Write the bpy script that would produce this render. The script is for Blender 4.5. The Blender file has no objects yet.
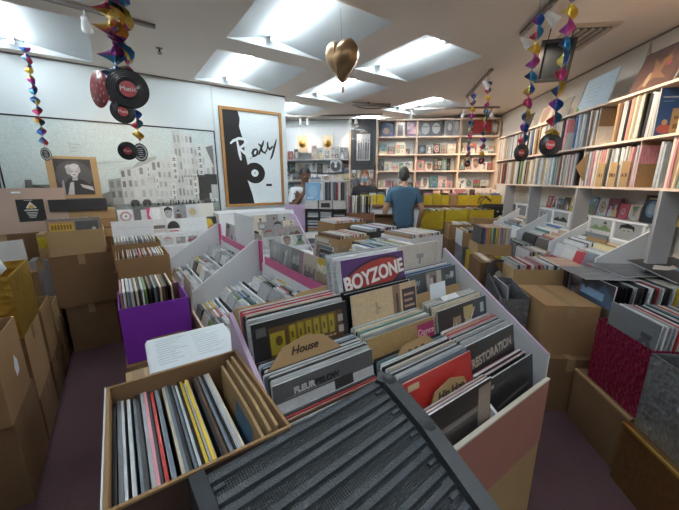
import bpy, math, random
from mathutils import Vector, Matrix, Euler
D = bpy.data; SC = bpy.context.scene; COL = SC.collection
R = random.Random(11)
PI = math.pi
rad = math.radians
RW = rad(49.4)                                  # heading of the oblique right-hand wall
RDX, RDY = math.cos(RW), math.sin(RW)           # along the right wall, away from the camera
RNX, RNY = math.sin(RW), -math.cos(RW)          # towards the right wall
def AR(a, n, z=0.0): return (RDX*a + RNX*n, RDY*a + RNY*n, z)
FACE_BACK = RW - PI/2                           # objects that face back down the aisle
FACE_AISLE = RW - PI                            # objects on the right that face the aisle
CEIL = 2.72

# ------------------------------------------------------------------ materials
MATS = {}
def node_mat(name):
    m = D.materials.new(name); m.use_nodes = True
    nt = m.node_tree; b = nt.nodes['Principled BSDF']
    return m, nt, b
def N(nt, t, **kw):
    n = nt.nodes.new(t)
    for k, v in kw.items():
        if k in n.inputs: n.inputs[k].default_value = v
        else: setattr(n, k, v)
    return n
def mix_rgb(nt, mode, fac, a, b):
    n = nt.nodes.new('ShaderNodeMix'); n.data_type = 'RGBA'; n.blend_type = mode
    for key, val in ((0, fac), (6, a), (7, b)):
        if hasattr(val, 'is_linked'): nt.links.new(val, n.inputs[key])
        else: n.inputs[key].default_value = val if key == 0 else (*val, 1) if len(val) == 3 else val
    return n.outputs[2]
def M(name, col=(.5, .5, .5), rough=.6, metal=0, var=.12, scale=8, bump=0, bscale=40, spec=.5, coat=0, stretch=None):
    """plain surface with a faint noise mottling"""
    if name in MATS: return MATS[name]
    m, nt, b = node_mat(name)
    tc = N(nt, 'ShaderNodeTexCoord')
    src = tc.outputs['Object']
    if stretch:
        mp = N(nt, 'ShaderNodeMapping'); mp.inputs['Scale'].default_value = stretch
        nt.links.new(src, mp.inputs['Vector']); src = mp.outputs['Vector']
    nz = N(nt, 'ShaderNodeTexNoise', Scale=scale, Detail=4.0)
    nt.links.new(src, nz.inputs['Vector'])
    lo = tuple(c*(1-var) for c in col); hi = tuple(min(1, c*(1+var)) for c in col)
    nt.links.new(mix_rgb(nt, 'MIX', nz.outputs['Fac'], lo, hi), b.inputs['Base Color'])
    b.inputs['Roughness'].default_value = rough; b.inputs['Metallic'].default_value = metal
    b.inputs['Specular IOR Level'].default_value = spec
    if coat: b.inputs['Coat Weight'].default_value = coat
    if bump:
        n2 = N(nt, 'ShaderNodeTexNoise', Scale=bscale, Detail=3.0); nt.links.new(src, n2.inputs['Vector'])
        bp = N(nt, 'ShaderNodeBump', Strength=bump, Distance=.01)
        nt.links.new(n2.outputs['Fac'], bp.inputs['Height']); nt.links.new(bp.outputs['Normal'], b.inputs['Normal'])
    MATS[name] = m; return m
def foil(name, col, rough=.28, scale=28, strength=.9, metal=.85):
    if name in MATS: return MATS[name]
    m, nt, b = node_mat(name)
    tc = N(nt, 'ShaderNodeTexCoord')
    vo = N(nt, 'ShaderNodeTexVoronoi', Scale=scale); nt.links.new(tc.outputs['Object'], vo.inputs['Vector'])
    nz = N(nt, 'ShaderNodeTexNoise', Scale=scale*.35, Detail=4.0); nt.links.new(tc.outputs['Object'], nz.inputs['Vector'])
    ad = N(nt, 'ShaderNodeMath', operation='ADD'); nt.links.new(vo.outputs['Distance'], ad.inputs[0]); nt.links.new(nz.outputs['Fac'], ad.inputs[1])
    bp = N(nt, 'ShaderNodeBump', Strength=strength, Distance=.008)
    nt.links.new(ad.outputs[0], bp.inputs['Height']); nt.links.new(bp.outputs['Normal'], b.inputs['Normal'])
    nt.links.new(mix_rgb(nt, 'MIX', nz.outputs['Fac'], tuple(c*.75 for c in col), tuple(min(1, c*1.2) for c in col)), b.inputs['Base Color'])
    b.inputs['Roughness'].default_value = rough; b.inputs['Metallic'].default_value = metal
    MATS[name] = m; return m
def mat_print(name='printed_card', rough=.35, coat=.2):
    """printed artwork: the ink colours are kept on the mesh, with a fine paper grain"""
    if name in MATS: return MATS[name]
    m, nt, b = node_mat(name)
    at = N(nt, 'ShaderNodeAttribute'); at.attribute_name = 'Ink'
    tc = N(nt, 'ShaderNodeTexCoord')
    nz = N(nt, 'ShaderNodeTexNoise', Scale=70.0, Detail=5.0); nt.links.new(tc.outputs['Object'], nz.inputs['Vector'])
    cr = N(nt, 'ShaderNodeMapRange'); cr.inputs['To Min'].default_value = .72; cr.inputs['To Max'].default_value = 1.22
    nt.links.new(nz.outputs['Fac'], cr.inputs['Value'])
    mx = N(nt, 'ShaderNodeVectorMath', operation='SCALE')
    nt.links.new(at.outputs['Color'], mx.inputs[0]); nt.links.new(cr.outputs['Result'], mx.inputs['Scale'])
    nt.links.new(mx.outputs[0], b.inputs['Base Color'])
    b.inputs['Roughness'].default_value = rough; b.inputs['Coat Weight'].default_value = coat
    MATS[name] = m; return m
def mat_tint(name, rough=.3, coat=.3, streak=(3, 3, 60), lo=.6, hi=1.25):
    """sleeve colour taken from the object's own colour, with streaks of worn card"""
    if name in MATS: return MATS[name]
    m, nt, b = node_mat(name)
    oi = N(nt, 'ShaderNodeObjectInfo'); tc = N(nt, 'ShaderNodeTexCoord')
    mp = N(nt, 'ShaderNodeMapping'); mp.inputs['Scale'].default_value = streak
    nt.links.new(tc.outputs['Object'], mp.inputs['Vector']); nt.links.new(oi.outputs['Random'], mp.inputs['Location'])
    nz = N(nt, 'ShaderNodeTexNoise', Scale=6.0, Detail=4.0); nt.links.new(mp.outputs['Vector'], nz.inputs['Vector'])
    cr = N(nt, 'ShaderNodeMapRange'); cr.inputs['From Min'].default_value = .3; cr.inputs['From Max'].default_value = .7
    cr.inputs['To Min'].default_value = lo; cr.inputs['To Max'].default_value = hi
    nt.links.new(nz.outputs['Fac'], cr.inputs['Value'])
    mx = N(nt, 'ShaderNodeVectorMath', operation='SCALE')
    nt.links.new(oi.outputs['Color'], mx.inputs[0]); nt.links.new(cr.outputs['Result'], mx.inputs['Scale'])
    nt.links.new(mx.outputs[0], b.inputs['Base Color'])
    b.inputs['Roughness'].default_value = rough; b.inputs['Coat Weight'].default_value = coat
    MATS[name] = m; return m
def emit(name, col, st):
    m, nt, b = node_mat(name)
    tc = N(nt, 'ShaderNodeTexCoord'); nz = N(nt, 'ShaderNodeTexNoise', Scale=3.0); nt.links.new(tc.outputs['Object'], nz.inputs['Vector'])
    b.inputs['Base Color'].default_value = (1, 1, 1, 1)
    nt.links.new(mix_rgb(nt, 'MIX', nz.outputs['Fac'], tuple(c*.97 for c in col), col), b.inputs['Emission Color'])
    b.inputs['Emission Strength'].default_value = st
    MATS[name] = m; return m

PR = mat_print()
TINT = mat_tint('sleeve_card')
TINTCD = mat_tint('jewel_case', rough=.15, coat=.6, streak=(20, 20, 20), lo=.75, hi=1.2)
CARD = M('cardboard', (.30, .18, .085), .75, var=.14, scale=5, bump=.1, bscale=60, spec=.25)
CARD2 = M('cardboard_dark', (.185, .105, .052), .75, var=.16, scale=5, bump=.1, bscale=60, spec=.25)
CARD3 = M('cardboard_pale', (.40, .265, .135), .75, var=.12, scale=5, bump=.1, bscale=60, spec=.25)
TAPE = M('packing_tape', (.33, .22, .12), .25, var=.08, coat=.3)
KRAFT = M('kraft_divider', (.42, .27, .13), .7, var=.1, scale=12)
WHITE = M('white_laminate', (.72, .74, .77), .35, var=.04, scale=3)
LILAC = M('lilac_edge', (.58, .44, .60), .5, var=.05)
PINK = M('pink_laminate', (.58, .09, .25), .4, var=.06)
DUSTY = M('dusty_pink_panel', (.36, .155, .125), .6, var=.08)
BLACK = M('black_plastic', (.015, .015, .018), .4, var=.2)
DARK = M('dark_card', (.03, .028, .03), .5, var=.3)
GREYP = M('grey_post', (.33, .33, .34), .5, var=.05)
METALW = M('white_metal', (.75, .75, .74), .35, var=.03)
TRACK = M('track_metal', (.22, .19, .17), .4, .3, var=.05)
STEEL = M('brushed_steel', (.6, .6, .6), .3, .9, var=.06)
PINE = M('pale_pine', (.66, .47, .33), .5, var=.12, scale=4, stretch=(1, 1, 12))
PINEP = M('cream_board', (.78, .62, .52), .55, var=.05)
OAK = M('orange_oak', (.36, .17, .045), .4, var=.2, scale=6, stretch=(2, 2, 14), coat=.2)
LEDGE = M('brown_ledge', (.22, .095, .05), .45, var=.15)
PAPER = M('white_paper', (.74, .80, .84), .6, var=.04, scale=20)
CREAM = M('cream_card', (.62, .56, .48), .5, var=.05)
GOLDF = foil('gold_foil', (.75, .48, .09), .3, 26, .8)
YELF = foil('yellow_foil', (.62, .46, .03), .35, 60, .9, .45)
BRONZEF = foil('bronze_foil', (.22, .11, .035), .42, 30, .4, .6)
SILVF = foil('silver_foil', (.26, .27, .285), .32, 40, 1.0, .55)
REDF = foil('red_foil', (.34, .018, .075), .3, 46, 1.0, .7)
PURPF = foil('purple_foil', (.27, .045, .55), .36, 7, .35, .25)
def acrylic():
    m, nt, b = node_mat('clear_acrylic')
    tc = N(nt, 'ShaderNodeTexCoord'); nz = N(nt, 'ShaderNodeTexNoise', Scale=5.0); nt.links.new(tc.outputs['Object'], nz.inputs['Vector'])
    nt.links.new(mix_rgb(nt, 'MIX', nz.outputs['Fac'], (.93, .96, .96), (1, 1, 1)), b.inputs['Base Color'])
    b.inputs['Transmission Weight'].default_value = .95; b.inputs['Roughness'].default_value = .03; b.inputs['IOR'].default_value = 1.1
    return m
ACRYL = acrylic()

# ------------------------------------------------------------------ mesh helper
class MB:
    def __init__(s): s.v = []; s.f = []; s.m = []; s.c = []; s.sm = []
    def face(s, pts, mi=0, col=(1, 1, 1), sm=False):
        i = len(s.v); s.v += [tuple(p) for p in pts]; s.f.append(tuple(range(i, i+len(pts)))); s.m.append(mi); s.c.append(col); s.sm.append(sm)
    def box(s, x0, x1, y0, y1, z0, z1, mi=0, col=(1, 1, 1), T=None, fm=None):
        P = [(x0, y0, z0), (x1, y0, z0), (x1, y1, z0), (x0, y1, z0), (x0, y0, z1), (x1, y0, z1), (x1, y1, z1), (x0, y1, z1)]
        if T is not None: P = [tuple(T @ Vector(p)) for p in P]
        i = len(s.v); s.v += P
        for k, q in enumerate(((0, 3, 2, 1), (4, 5, 6, 7), (0, 1, 5, 4), (1, 2, 6, 5), (2, 3, 7, 6), (3, 0, 4, 7))):
            s.f.append(tuple(i+j for j in q)); s.m.append(fm.get(k, mi) if fm else mi); s.c.append(col); s.sm.append(False)
    def prism(s, poly, d0, d1, axis='y', mi=0, col=(1, 1, 1), T=None):
        def pt(u, w, d):
            p = {'y': (u, d, w), 'x': (d, u, w), 'z': (u, w, d)}[axis]
            return tuple(T @ Vector(p)) if T is not None else p
        n = len(poly); i = len(s.v)
        s.v += [pt(u, w, d0) for u, w in poly] + [pt(u, w, d1) for u, w in poly]
        fs = [tuple(i+k for k in range(n)), tuple(i+n+k for k in reversed(range(n)))]
        fs += [(i+k, i+n+k, i+n+(k+1) % n, i+(k+1) % n) for k in range(n)]
        for f in fs: s.f.append(f); s.m.append(mi); s.c.append(col); s.sm.append(False)
    def tube(s, pts, r, seg=8, mi=0, col=(1, 1, 1), cap=True):
        pts = [Vector(p) for p in pts]; rings = []
        for k, p in enumerate(pts):
            d = (pts[min(k+1, len(pts)-1)] - pts[max(k-1, 0)]).normalized()
            u = d.cross(Vector((0, 0, 1)) if abs(d.z) < .9 else Vector((1, 0, 0))).normalized(); w = d.cross(u)
            rr = r[k] if isinstance(r, (list, tuple)) else r
            rings.append([p + (u*math.cos(a) + w*math.sin(a))*rr for a in (2*PI*j/seg for j in range(seg))])
        i = len(s.v)
        for g in rings: s.v += [tuple(q) for q in g]
        for k in range(len(pts)-1):
            for j in range(seg):
                s.f.append((i+k*seg+j, i+k*seg+(j+1) % seg, i+(k+1)*seg+(j+1) % seg, i+(k+1)*seg+j)); s.m.append(mi); s.c.append(col); s.sm.append(True)
        if cap:
            for k in (0, len(pts)-1):
                f = [i+k*seg+j for j in range(seg)]
                s.f.append(tuple(f if k else reversed(f))); s.m.append(mi); s.c.append(col); s.sm.append(False)
    def lathe(s, prof, seg=24, mi=0, col=(1, 1, 1), T=None):
        i = len(s.v)
        for r, z in prof:
            for j in range(seg):
                p = Vector((r*math.cos(2*PI*j/seg), r*math.sin(2*PI*j/seg), z)); s.v.append(tuple(T @ p if T is not None else p))
        for k in range(len(prof)-1):
            for j in range(seg):
                s.f.append((i+k*seg+j, i+k*seg+(j+1) % seg, i+(k+1)*seg+(j+1) % seg, i+(k+1)*seg+j)); s.m.append(mi); s.c.append(col); s.sm.append(True)
    def mesh(s, name, mats):
        me = D.meshes.new(name); me.from_pydata(s.v, [], s.f); me.validate(clean_customdata=False)
        for m in (mats if isinstance(mats, (list, tuple)) else [mats]): me.materials.append(m)
        if len(me.polygons) == len(s.f):
            at = me.color_attributes.new('Ink', 'FLOAT_COLOR', 'CORNER'); buf = []
            for p in me.polygons:
                p.material_index = s.m[p.index]; p.use_smooth = s.sm[p.index]
                buf += list((*s.c[p.index], 1.0))*p.loop_total
            at.data.foreach_set('color', buf)
        return me
    def build(s, name, mats, parent=None, loc=(0, 0, 0), rot=(0, 0, 0)):
        o = D.objects.new(name, s.mesh(name, mats)); COL.objects.link(o)
        o.location = loc; o.rotation_euler = rot
        if parent is not None: o.parent = parent
        return o
def tag(o, label=None, cat=None, group=None, kind=None):
    if label: o['label'] = label
    if cat: o['category'] = cat
    if group: o['group'] = group
    if kind: o['kind'] = kind
    return o
def thing(name, label, cat, loc=(0, 0, 0), rz=0, group=None, rx=0):
    o = D.objects.new(name, None); COL.objects.link(o); o.empty_display_size = .05
    o.location = loc; o.rotation_euler = (rx, 0, rz)
    return tag(o, label, cat, group)
def struct(o): o['kind'] = 'structure'; return o
def link(name, me, loc, rot, color=None, scale=None, parent=None):
    o = D.objects.new(name, me); COL.objects.link(o); o.location = loc; o.rotation_euler = rot
    if color: o.color = (*color, 1)
    if scale: o.scale = scale
    if parent is not None: o.parent = parent
    return o
def text_part(name, s, size, parent, loc, mat, rot=(PI/2, 0, 0), ext=.0006, shear=0, align='CENTER', sx=1.0, bold=0.0):
    cu = D.curves.new(name, 'FONT'); cu.body = s; cu.size = size; cu.extrude = ext; cu.shear = shear; cu.align_x = align; cu.align_y = 'CENTER'; cu.offset = bold
    t = D.objects.new(name+'_c', cu); COL.objects.link(t)
    dg = bpy.context.evaluated_depsgraph_get()
    me = D.meshes.new_from_object(t.evaluated_get(dg)); D.objects.remove(t)
    me.materials.clear(); me.materials.append(mat)
    o = D.objects.new(name, me); COL.objects.link(o); o.parent = parent; o.location = loc; o.rotation_euler = rot; o.scale = (sx, 1, 1)
    return o
ONES = 'zeroth first second third fourth fifth sixth seventh eighth ninth tenth eleventh twelfth thirteenth fourteenth fifteenth sixteenth seventeenth eighteenth nineteenth'.split()
TENS = {2: 'twent', 3: 'thirt', 4: 'fort', 5: 'fift', 6: 'sixt', 7: 'sevent', 8: 'eight', 9: 'ninet'}
def nth(n):
    if n < 20: return ONES[n]
    if n < 100: return TENS[n//10] + ('ieth' if n % 10 == 0 else 'y-' + ONES[n % 10])
    return 'hundred-and-' + nth(n-100) if n > 100 else 'hundredth'

PAL = [('white', (.70, .72, .74)), ('pale grey', (.48, .50, .52)), ('charcoal', (.05, .05, .055)), ('black', (.012, .012, .014)),
       ('cream', (.66, .57, .43)), ('blue', (.06, .16, .36)), ('red', (.48, .04, .04)), ('tan', (.42, .27, .15)),
       ('pink', (.62, .26, .30)), ('slate', (.16, .20, .24)), ('yellow', (.70, .48, .05)), ('brown', (.16, .08, .045)), ('teal', (.08, .28, .30)), ('green', (.15, .30, .08))]
PD = dict(PAL)
def pick(weights):
    names = [n for n, _ in PAL]; w = [weights.get(n, .15) for n in names]
    n = R.choices(names, w)[0]; c = PD[n]; k = R.uniform(.75, 1.2)
    return n, tuple(min(.85, x*k) for x in c)
W_DARK = {'white': 2.2, 'pale grey': 2.4, 'charcoal': 2.5, 'black': 3, 'slate': 1.6, 'blue': .5, 'cream': .8, 'red': .6, 'brown': .6, 'tan': .5, 'pink': .3}
W_LIGHT = {'white': 4, 'pale grey': 2.5, 'cream': 2, 'charcoal': .9, 'black': .7, 'slate': .8, 'pink': .6, 'tan': .6, 'red': .4, 'blue': .5}
W_WARM = {'white': 3, 'cream': 3, 'pale grey': 2, 'tan': 1.3, 'pink': 1, 'charcoal': .9, 'black': .5, 'brown': .6, 'red': .3, 'blue': .3, 'yellow': .3}
W_MIX = {'white': 1.2, 'pale grey': 1.2, 'cream': 1, 'charcoal': 1.4, 'black': 1.4, 'blue': .9, 'red': .9, 'tan': .9, 'pink': .9, 'slate': 1, 'brown': .8, 'teal': .5, 'yellow': .4}

# ------------------------------------------------------------------ printed pictures
def draw(mb, ents, w, h, y=0, x0=None, z0=0, step=.00012):
    """ents in 0..1 across the picture; each is laid a hair in front of the last, like ink"""
    if x0 is None: x0 = -w/2
    for k, e in enumerate(ents):
        yy = y - step*(k+1); col = e[-1]
        if e[0] == 'r': pts = [(e[1], e[2]), (e[3], e[2]), (e[3], e[4]), (e[1], e[4])]
        elif e[0] == 'e': pts = [(e[1]+e[3]*math.cos(2*PI*j/22), e[2]+e[4]*math.sin(2*PI*j/22)) for j in range(22)]
        else: pts = e[1]
        mb.face([(x0+u*w, yy, z0+v*h) for u, v in pts], 0, col)
def dull(c, k=.62, d=.8):
    g = sum(c)/3; return tuple((g+(x-g)*k)*d for x in c)
def rand_art(rng=R):
    base_n, base = PAL[rng.choices(range(len(PAL)), [2, 1.5, 2, 2, 2, 1.2, 1.2, 1.2, 1.2, 1.2, .5, 1, .6, .3])[0]]
    def c(): 
        x = rng.choice(PAL)[1]; k = rng.uniform(.8, 1.2); return tuple(min(.85, q*k) for q in x)
    E = [('r', .01, .01, .99, .99, base)]; st = rng.randrange(6)
    sk = (.45, .25, .16) if rng.random() < .6 else (.42, .42, .42)
    if st == 0:
        for k in range(rng.choice([1, 2, 3])):
            x = rng.uniform(.25, .75); a = c()
            E += [('p', [(x-.22, .02), (x-.17, .36), (x-.06, .44), (x+.06, .44), (x+.17, .36), (x+.22, .02)], a), ('e', x, .56, .09, .125, sk), ('e', x, .63, .1, .07, (.03, .02, .02))]
    elif st == 1:
        E += [('e', .5, .5, .36, .36, c()), ('e', .5, .5, .24, .24, c()), ('e', .5, .5, .08, .08, c())]
    elif st == 2:
        E += [('r', .01, .01, .99, .4, c()), ('p', [(.01, .4), (.3, .62), (.45, .45), (.7, .7), (.99, .42), (.99, .3), (.01, .3)], c()), ('e', .7, .8, .08, .08, c())]
    elif st == 3:
        for i in range(2):
            for j in range(2): E += [('r', .1+.42*i, .1+.36*j, .48+.42*i, .42+.36*j, c()), ('e', .29+.42*i, .24+.36*j, .09, .12, sk)]
    elif st == 4:
        x = rng.uniform(.4, .6)
        E += [('e', x, .52, .27, .37, sk), ('p', [(x-.3, .55), (x-.28, .85), (x, .98), (x+.28, .85), (x+.3, .55), (x+.2, .72), (x-.2, .72)], c()), ('r', x-.14, .54, x-.05, .58, (.02, .02, .02)), ('r', x+.05, .54, x+.14, .58, (.02, .02, .02)), ('r', x-.08, .32, x+.08, .35, (.3, .05, .06))]
    else:
        E += [('p', [(.1, .1), (.5, .9), (.9, .1)], c()), ('p', [(.2, .9), (.5, .2), (.8, .9)], c()), ('e', .5, .5, .12, .12, c())]
    t = c(); y = rng.choice([.86, .06, .78])
    for k in range(rng.choice([4, 6, 8])):
        u = .08 + .09*k; E.append(('r', u, y, u+.06, y+.08, t))
    for k in range(9):
        u, q = rng.uniform(.05, .85), rng.uniform(.05, .8); E.append(('r', u, q, u+rng.uniform(.02, .14), q+rng.uniform(.015, .12), c()))
    return base_n, [e[:-1]+(dull(e[-1]),) for e in E]
def sleeve_mesh(w, h, t, ents=None, base=(.6, .6, .6), edge=(.62, .62, .62)):
    mb = MB(); mb.box(-w/2, w/2, -t/2, t/2, 0, h, 0, edge)
    mb.c[-6+2] = base; mb.c[-6+4] = base
    if ents: draw(mb, ents, w, h, -t/2)
    return mb.mesh('sleeve', PR)
def sleeve(name, label, cat, w, h, t, loc, rz, tilt=0, ents=None, base=(.6, .6, .6), edge=(.62, .62, .62), group=None):
    o = link(name, sleeve_mesh(w, h, t, ents, base, edge), loc, (tilt, 0, rz))
    return tag(o, label, cat, group)
ART = [rand_art() for _ in range(60)]
def plain_mesh(w, t, h, mats, lip=.0):
    """closed sleeve: a card envelope, slightly rounded at the corners, open mouth along the top"""
    mb = MB(); r = w*.012
    poly = [(-w/2+r, 0), (w/2-r, 0), (w/2, r), (w/2, h-r), (w/2-r, h), (-w/2+r, h), (-w/2, h-r), (-w/2, r)]
    mb.prism(poly, -t/2, t/2, 'y', 0)
    return mb.mesh('sleeve', mats)
LP = .314
ME_LP = plain_mesh(LP, 1.0, LP, TINT)            # thickness is set by the scale of each copy
ME_SHELF = plain_mesh(.31, 1.0, .312, mat_tint('shelved_spine', .5, .1, (40, 3, 3), .6, 1.2))
def cd_mesh():
    mb = MB(); w, t, h = .142, 1.0, .125
    mb.box(-w/2, w/2, -t/2, t/2, 0, h, 0)
    mb.box(-w/2+.008, w/2-.004, -t/2-.02, -t/2, .004, h-.004, 1)
    return mb.mesh('cd', [TINTCD, TINT])
ME_CD = cd_mesh()
def lp_run(n, p0, p1, rz, label, group, W, thick=(.0035, .007), tilt=0, tj=.02, zj=.006, name='record_sleeve', me=None, start=1, fill=None, cat='record', side=0):
    """n sleeves standing one behind another between p0 and p1 (bottom centres)"""
    out = []
    for i in range(n):
        f = (i+.5)/n + R.uniform(-.2, .2)/n
        p = [a+(b-a)*f for a, b in zip(p0, p1)]
        cn, c = pick(W)
        t = R.uniform(*thick) if not fill else fill*R.uniform(.7, .97)
        j = R.uniform(-1, 1)*.006
        o = link(name, me or ME_LP, (p[0]+math.cos(rz)*j, p[1]+math.sin(rz)*j, p[2]+R.uniform(0, zj)), (tilt+R.uniform(-tj, tj), 0, rz), c, (1, t, 1))
        tag(o, f'{cn} {label.replace("#", nth(i+start))}', cat, group); out.append(o)
    return out

# ------------------------------------------------------------------ cartons
def carton(label, loc, rz, w, d, h, mat=CARD, open_top=False, flaps=(), tape=True, name='cardboard_box', wall=.006, cat='box', band=None, group=None, inner=None, dish=0):
    """local frame: x across (centred), y away from the front (0..d), z up"""
    t = thing(name, label, cat, loc, rz, group)
    b = MB(); x0, x1 = -w/2, w/2; mi = 1 if inner else 0
    if open_top:
        k = wall
        b.box(x0, x1, 0, k, 0, h, 0); b.box(x0, x1, d-k, d, 0, h-dish, 0); b.box(x0, x0+k, k, d-k, 0, h, 0); b.box(x1-k, x1, k, d-k, 0, h, 0); b.box(x0+k, x1-k, k, d-k, 0, k, 0)
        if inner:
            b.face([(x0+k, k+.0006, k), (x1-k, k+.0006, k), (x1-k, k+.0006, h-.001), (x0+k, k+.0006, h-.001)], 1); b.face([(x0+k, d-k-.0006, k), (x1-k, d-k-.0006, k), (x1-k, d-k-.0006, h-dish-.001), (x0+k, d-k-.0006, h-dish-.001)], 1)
    else:
        g = .0015
        b.box(x0, x1, 0, d, 0, h-.004, 0)
        b.box(x0, -g, 0, d, h-.004, h, 0); b.box(g, x1, 0, d, h-.004, h, 0)
    b.build('body', [mat, inner] if inner else [mat], t)
    for fl in flaps:
        ang = rad(fl[1]); L = fl[2] if len(fl) > 2 else d*.42; q = MB(); q.box(-(w if fl[0] in 'fb' else d)/2+.004, (w if fl[0] in 'fb' else d)/2-.004, 0, L, -.002, .002, 0)
        pos = {'f': ((0, 0, h), PI), 'b': ((0, d, h-dish), 0), 'l': ((x0, d/2, h), PI/2), 'r': ((x1, d/2, h), -PI/2)}[fl[0]]
        q.build('flap', [mat], t, pos[0], Euler((ang, 0, pos[1])))
    if tape and not open_top:
        q = MB(); q.box(-.025, .025, -.0008, d+.0008, h, h+.0008); q.box(-.025, .025, -.001, -.0001, h-.09, h); q.build('packing_tape', TAPE, t)
    if band:
        q = MB(); q.box(x0-.002, x1+.002, -.003, .009, h-.012, h+.002); q.build('rim_strip', band, t)
    return t
REST = MB()                                      # the far rows nobody would count, kept as one mass
def pack(p0, p1, rz, n, W, ln, h, fill=.9):
    L = math.dist(p0, p1)
    for i in range(n):
        f = (i+.5)/n; cn, c = pick(W); T = Matrix.Translation([a+(b-a)*f for a, b in zip(p0, p1)]) @ Matrix.Rotation(rz, 4, 'Z')
        th = L/n*R.uniform(.6, fill); REST.box(-ln/2, ln/2, -th/2, th/2, 0, h-R.uniform(0, .008), 0, c, T=T)
def crate_run(label_c, label_r, group, loc, rz, w, d, h, n, W, mat=CARD, top=.0, span=(.08, .92), dish=0, thick=(.0035, .007), lean=0, base_z=None, mass=False, **kw):
    """a carton filled with sleeves that stand side by side across its width"""
    t = carton(label_c, loc, rz, w, d, h, mat, True, tape=False, dish=dish, **kw)
    ca, sa = math.cos(rz), math.sin(rz)
    def P(x, y, z): return (loc[0]+ca*x-sa*y, loc[1]+sa*x+ca*y, loc[2]+z)
    zb = h+top-LP if base_z is None else base_z
    if mass: pack(P(-w/2+w*span[0], d/2, .008), P(-w/2+w*span[1], d/2, .008), rz-PI/2, int(n*1.6), W, d-.03, h+top-.01); return t
    lp_run(n, P(-w/2+w*span[0], d/2, zb), P(-w/2+w*span[1], d/2, zb), rz-PI/2, label_r, group, W, thick, lean)
    return t

# ================================================================== THE ROOM
def carpet():
    m, nt, b = node_mat('carpet'); tc = N(nt, 'ShaderNodeTexCoord')
    n1 = N(nt, 'ShaderNodeTexNoise', Scale=2.2, Detail=6.0); n2 = N(nt, 'ShaderNodeTexNoise', Scale=160.0, Detail=2.0)
    for n in (n1, n2): nt.links.new(tc.outputs['Object'], n.inputs['Vector'])
    c1 = mix_rgb(nt, 'MIX', n1.outputs['Fac'], (.075, .034, .044), (.15, .078, .088))
    nt.links.new(mix_rgb(nt, 'MULTIPLY', .6, c1, n2.outputs['Color']), b.inputs['Base Color'])
    bp = N(nt, 'ShaderNodeBump', Strength=.6, Distance=.006); nt.links.new(n2.outputs['Fac'], bp.inputs['Height']); nt.links.new(bp.outputs['Normal'], b.inputs['Normal'])
    b.inputs['Roughness'].default_value = .95; return m
WALLP = M('left_wall_paint', (.64, .69, .70), .55, var=.03, scale=2)
WALLW = M('warm_wall_paint', (.74, .68, .60), .6, var=.04, scale=2)
CEILP = M('ceiling_paint', (.84, .76, .68), .8, var=.04, scale=2)
COFF = M('coffer_white', (.62, .67, .69), .6, var=.02, scale=2)
BACK_A, RIGHT_N, LEFT_Y, LEFT_END = 6.6, 2.30, 4.45, 2.15
cor = AR(BACK_A, RIGHT_N); far_l = AR(BACK_A, -2.6); near_r = AR(-2.6, RIGHT_N)
q = MB(); q.face([(-3.6, -3.2, 0), (7, -3.2, 0), (7, 8.5, 0), (-3.6, 8.5, 0)]); struct(q.build('floor', carpet()))
def wall(name, p, q2, mat, th=.12, z1=CEIL+.02):
    dx, dy = q2[0]-p[0], q2[1]-p[1]; L = math.hypot(dx, dy)
    b = MB(); b.box(0, L, 0, th, 0, z1); return struct(b.build(name, mat, None, (p[0], p[1], 0), (0, 0, math.atan2(dy, dx))))
wall('wall_left', (-3.6, LEFT_Y), (LEFT_END, LEFT_Y), WALLP, .16)
wall('wall_back', far_l, cor, WALLP)
wall('wall_right', cor, near_r, WALLW)
wall('wall_alcove', (LEFT_END, LEFT_Y+.16), (LEFT_END, far_l[1]+.3), WALLP, .12)
wall('wall_west', (-3.6, -3.2), (-3.6, LEFT_Y), WALLP)
wall('wall_south', (near_r[0]+.3, -3.2), (-3.6, -3.2), WALLW)
q = MB(); q.box(0, .018, -.004, .0, 0, CEIL); struct(q.build('trim_1', M('panel_seam', (.5, .54, .56), .5), None, (1.145, LEFT_Y-.0005, 0)))
for nm, p, q2, mt in (('trim_2', cor, near_r, TRACK), ('trim_3', (-3.6, LEFT_Y), (LEFT_END, LEFT_Y), TRACK), ('trim_4', far_l, cor, TRACK)):
    dx, dy = q2[0]-p[0], q2[1]-p[1]; L = math.hypot(dx, dy); b = MB(); b.box(0, L, -.012, 0, CEIL-.014, CEIL)
    struct(b.build(nm, mt, None, (p[0], p[1], 0), (0, 0, math.atan2(dy, dx))))
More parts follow.
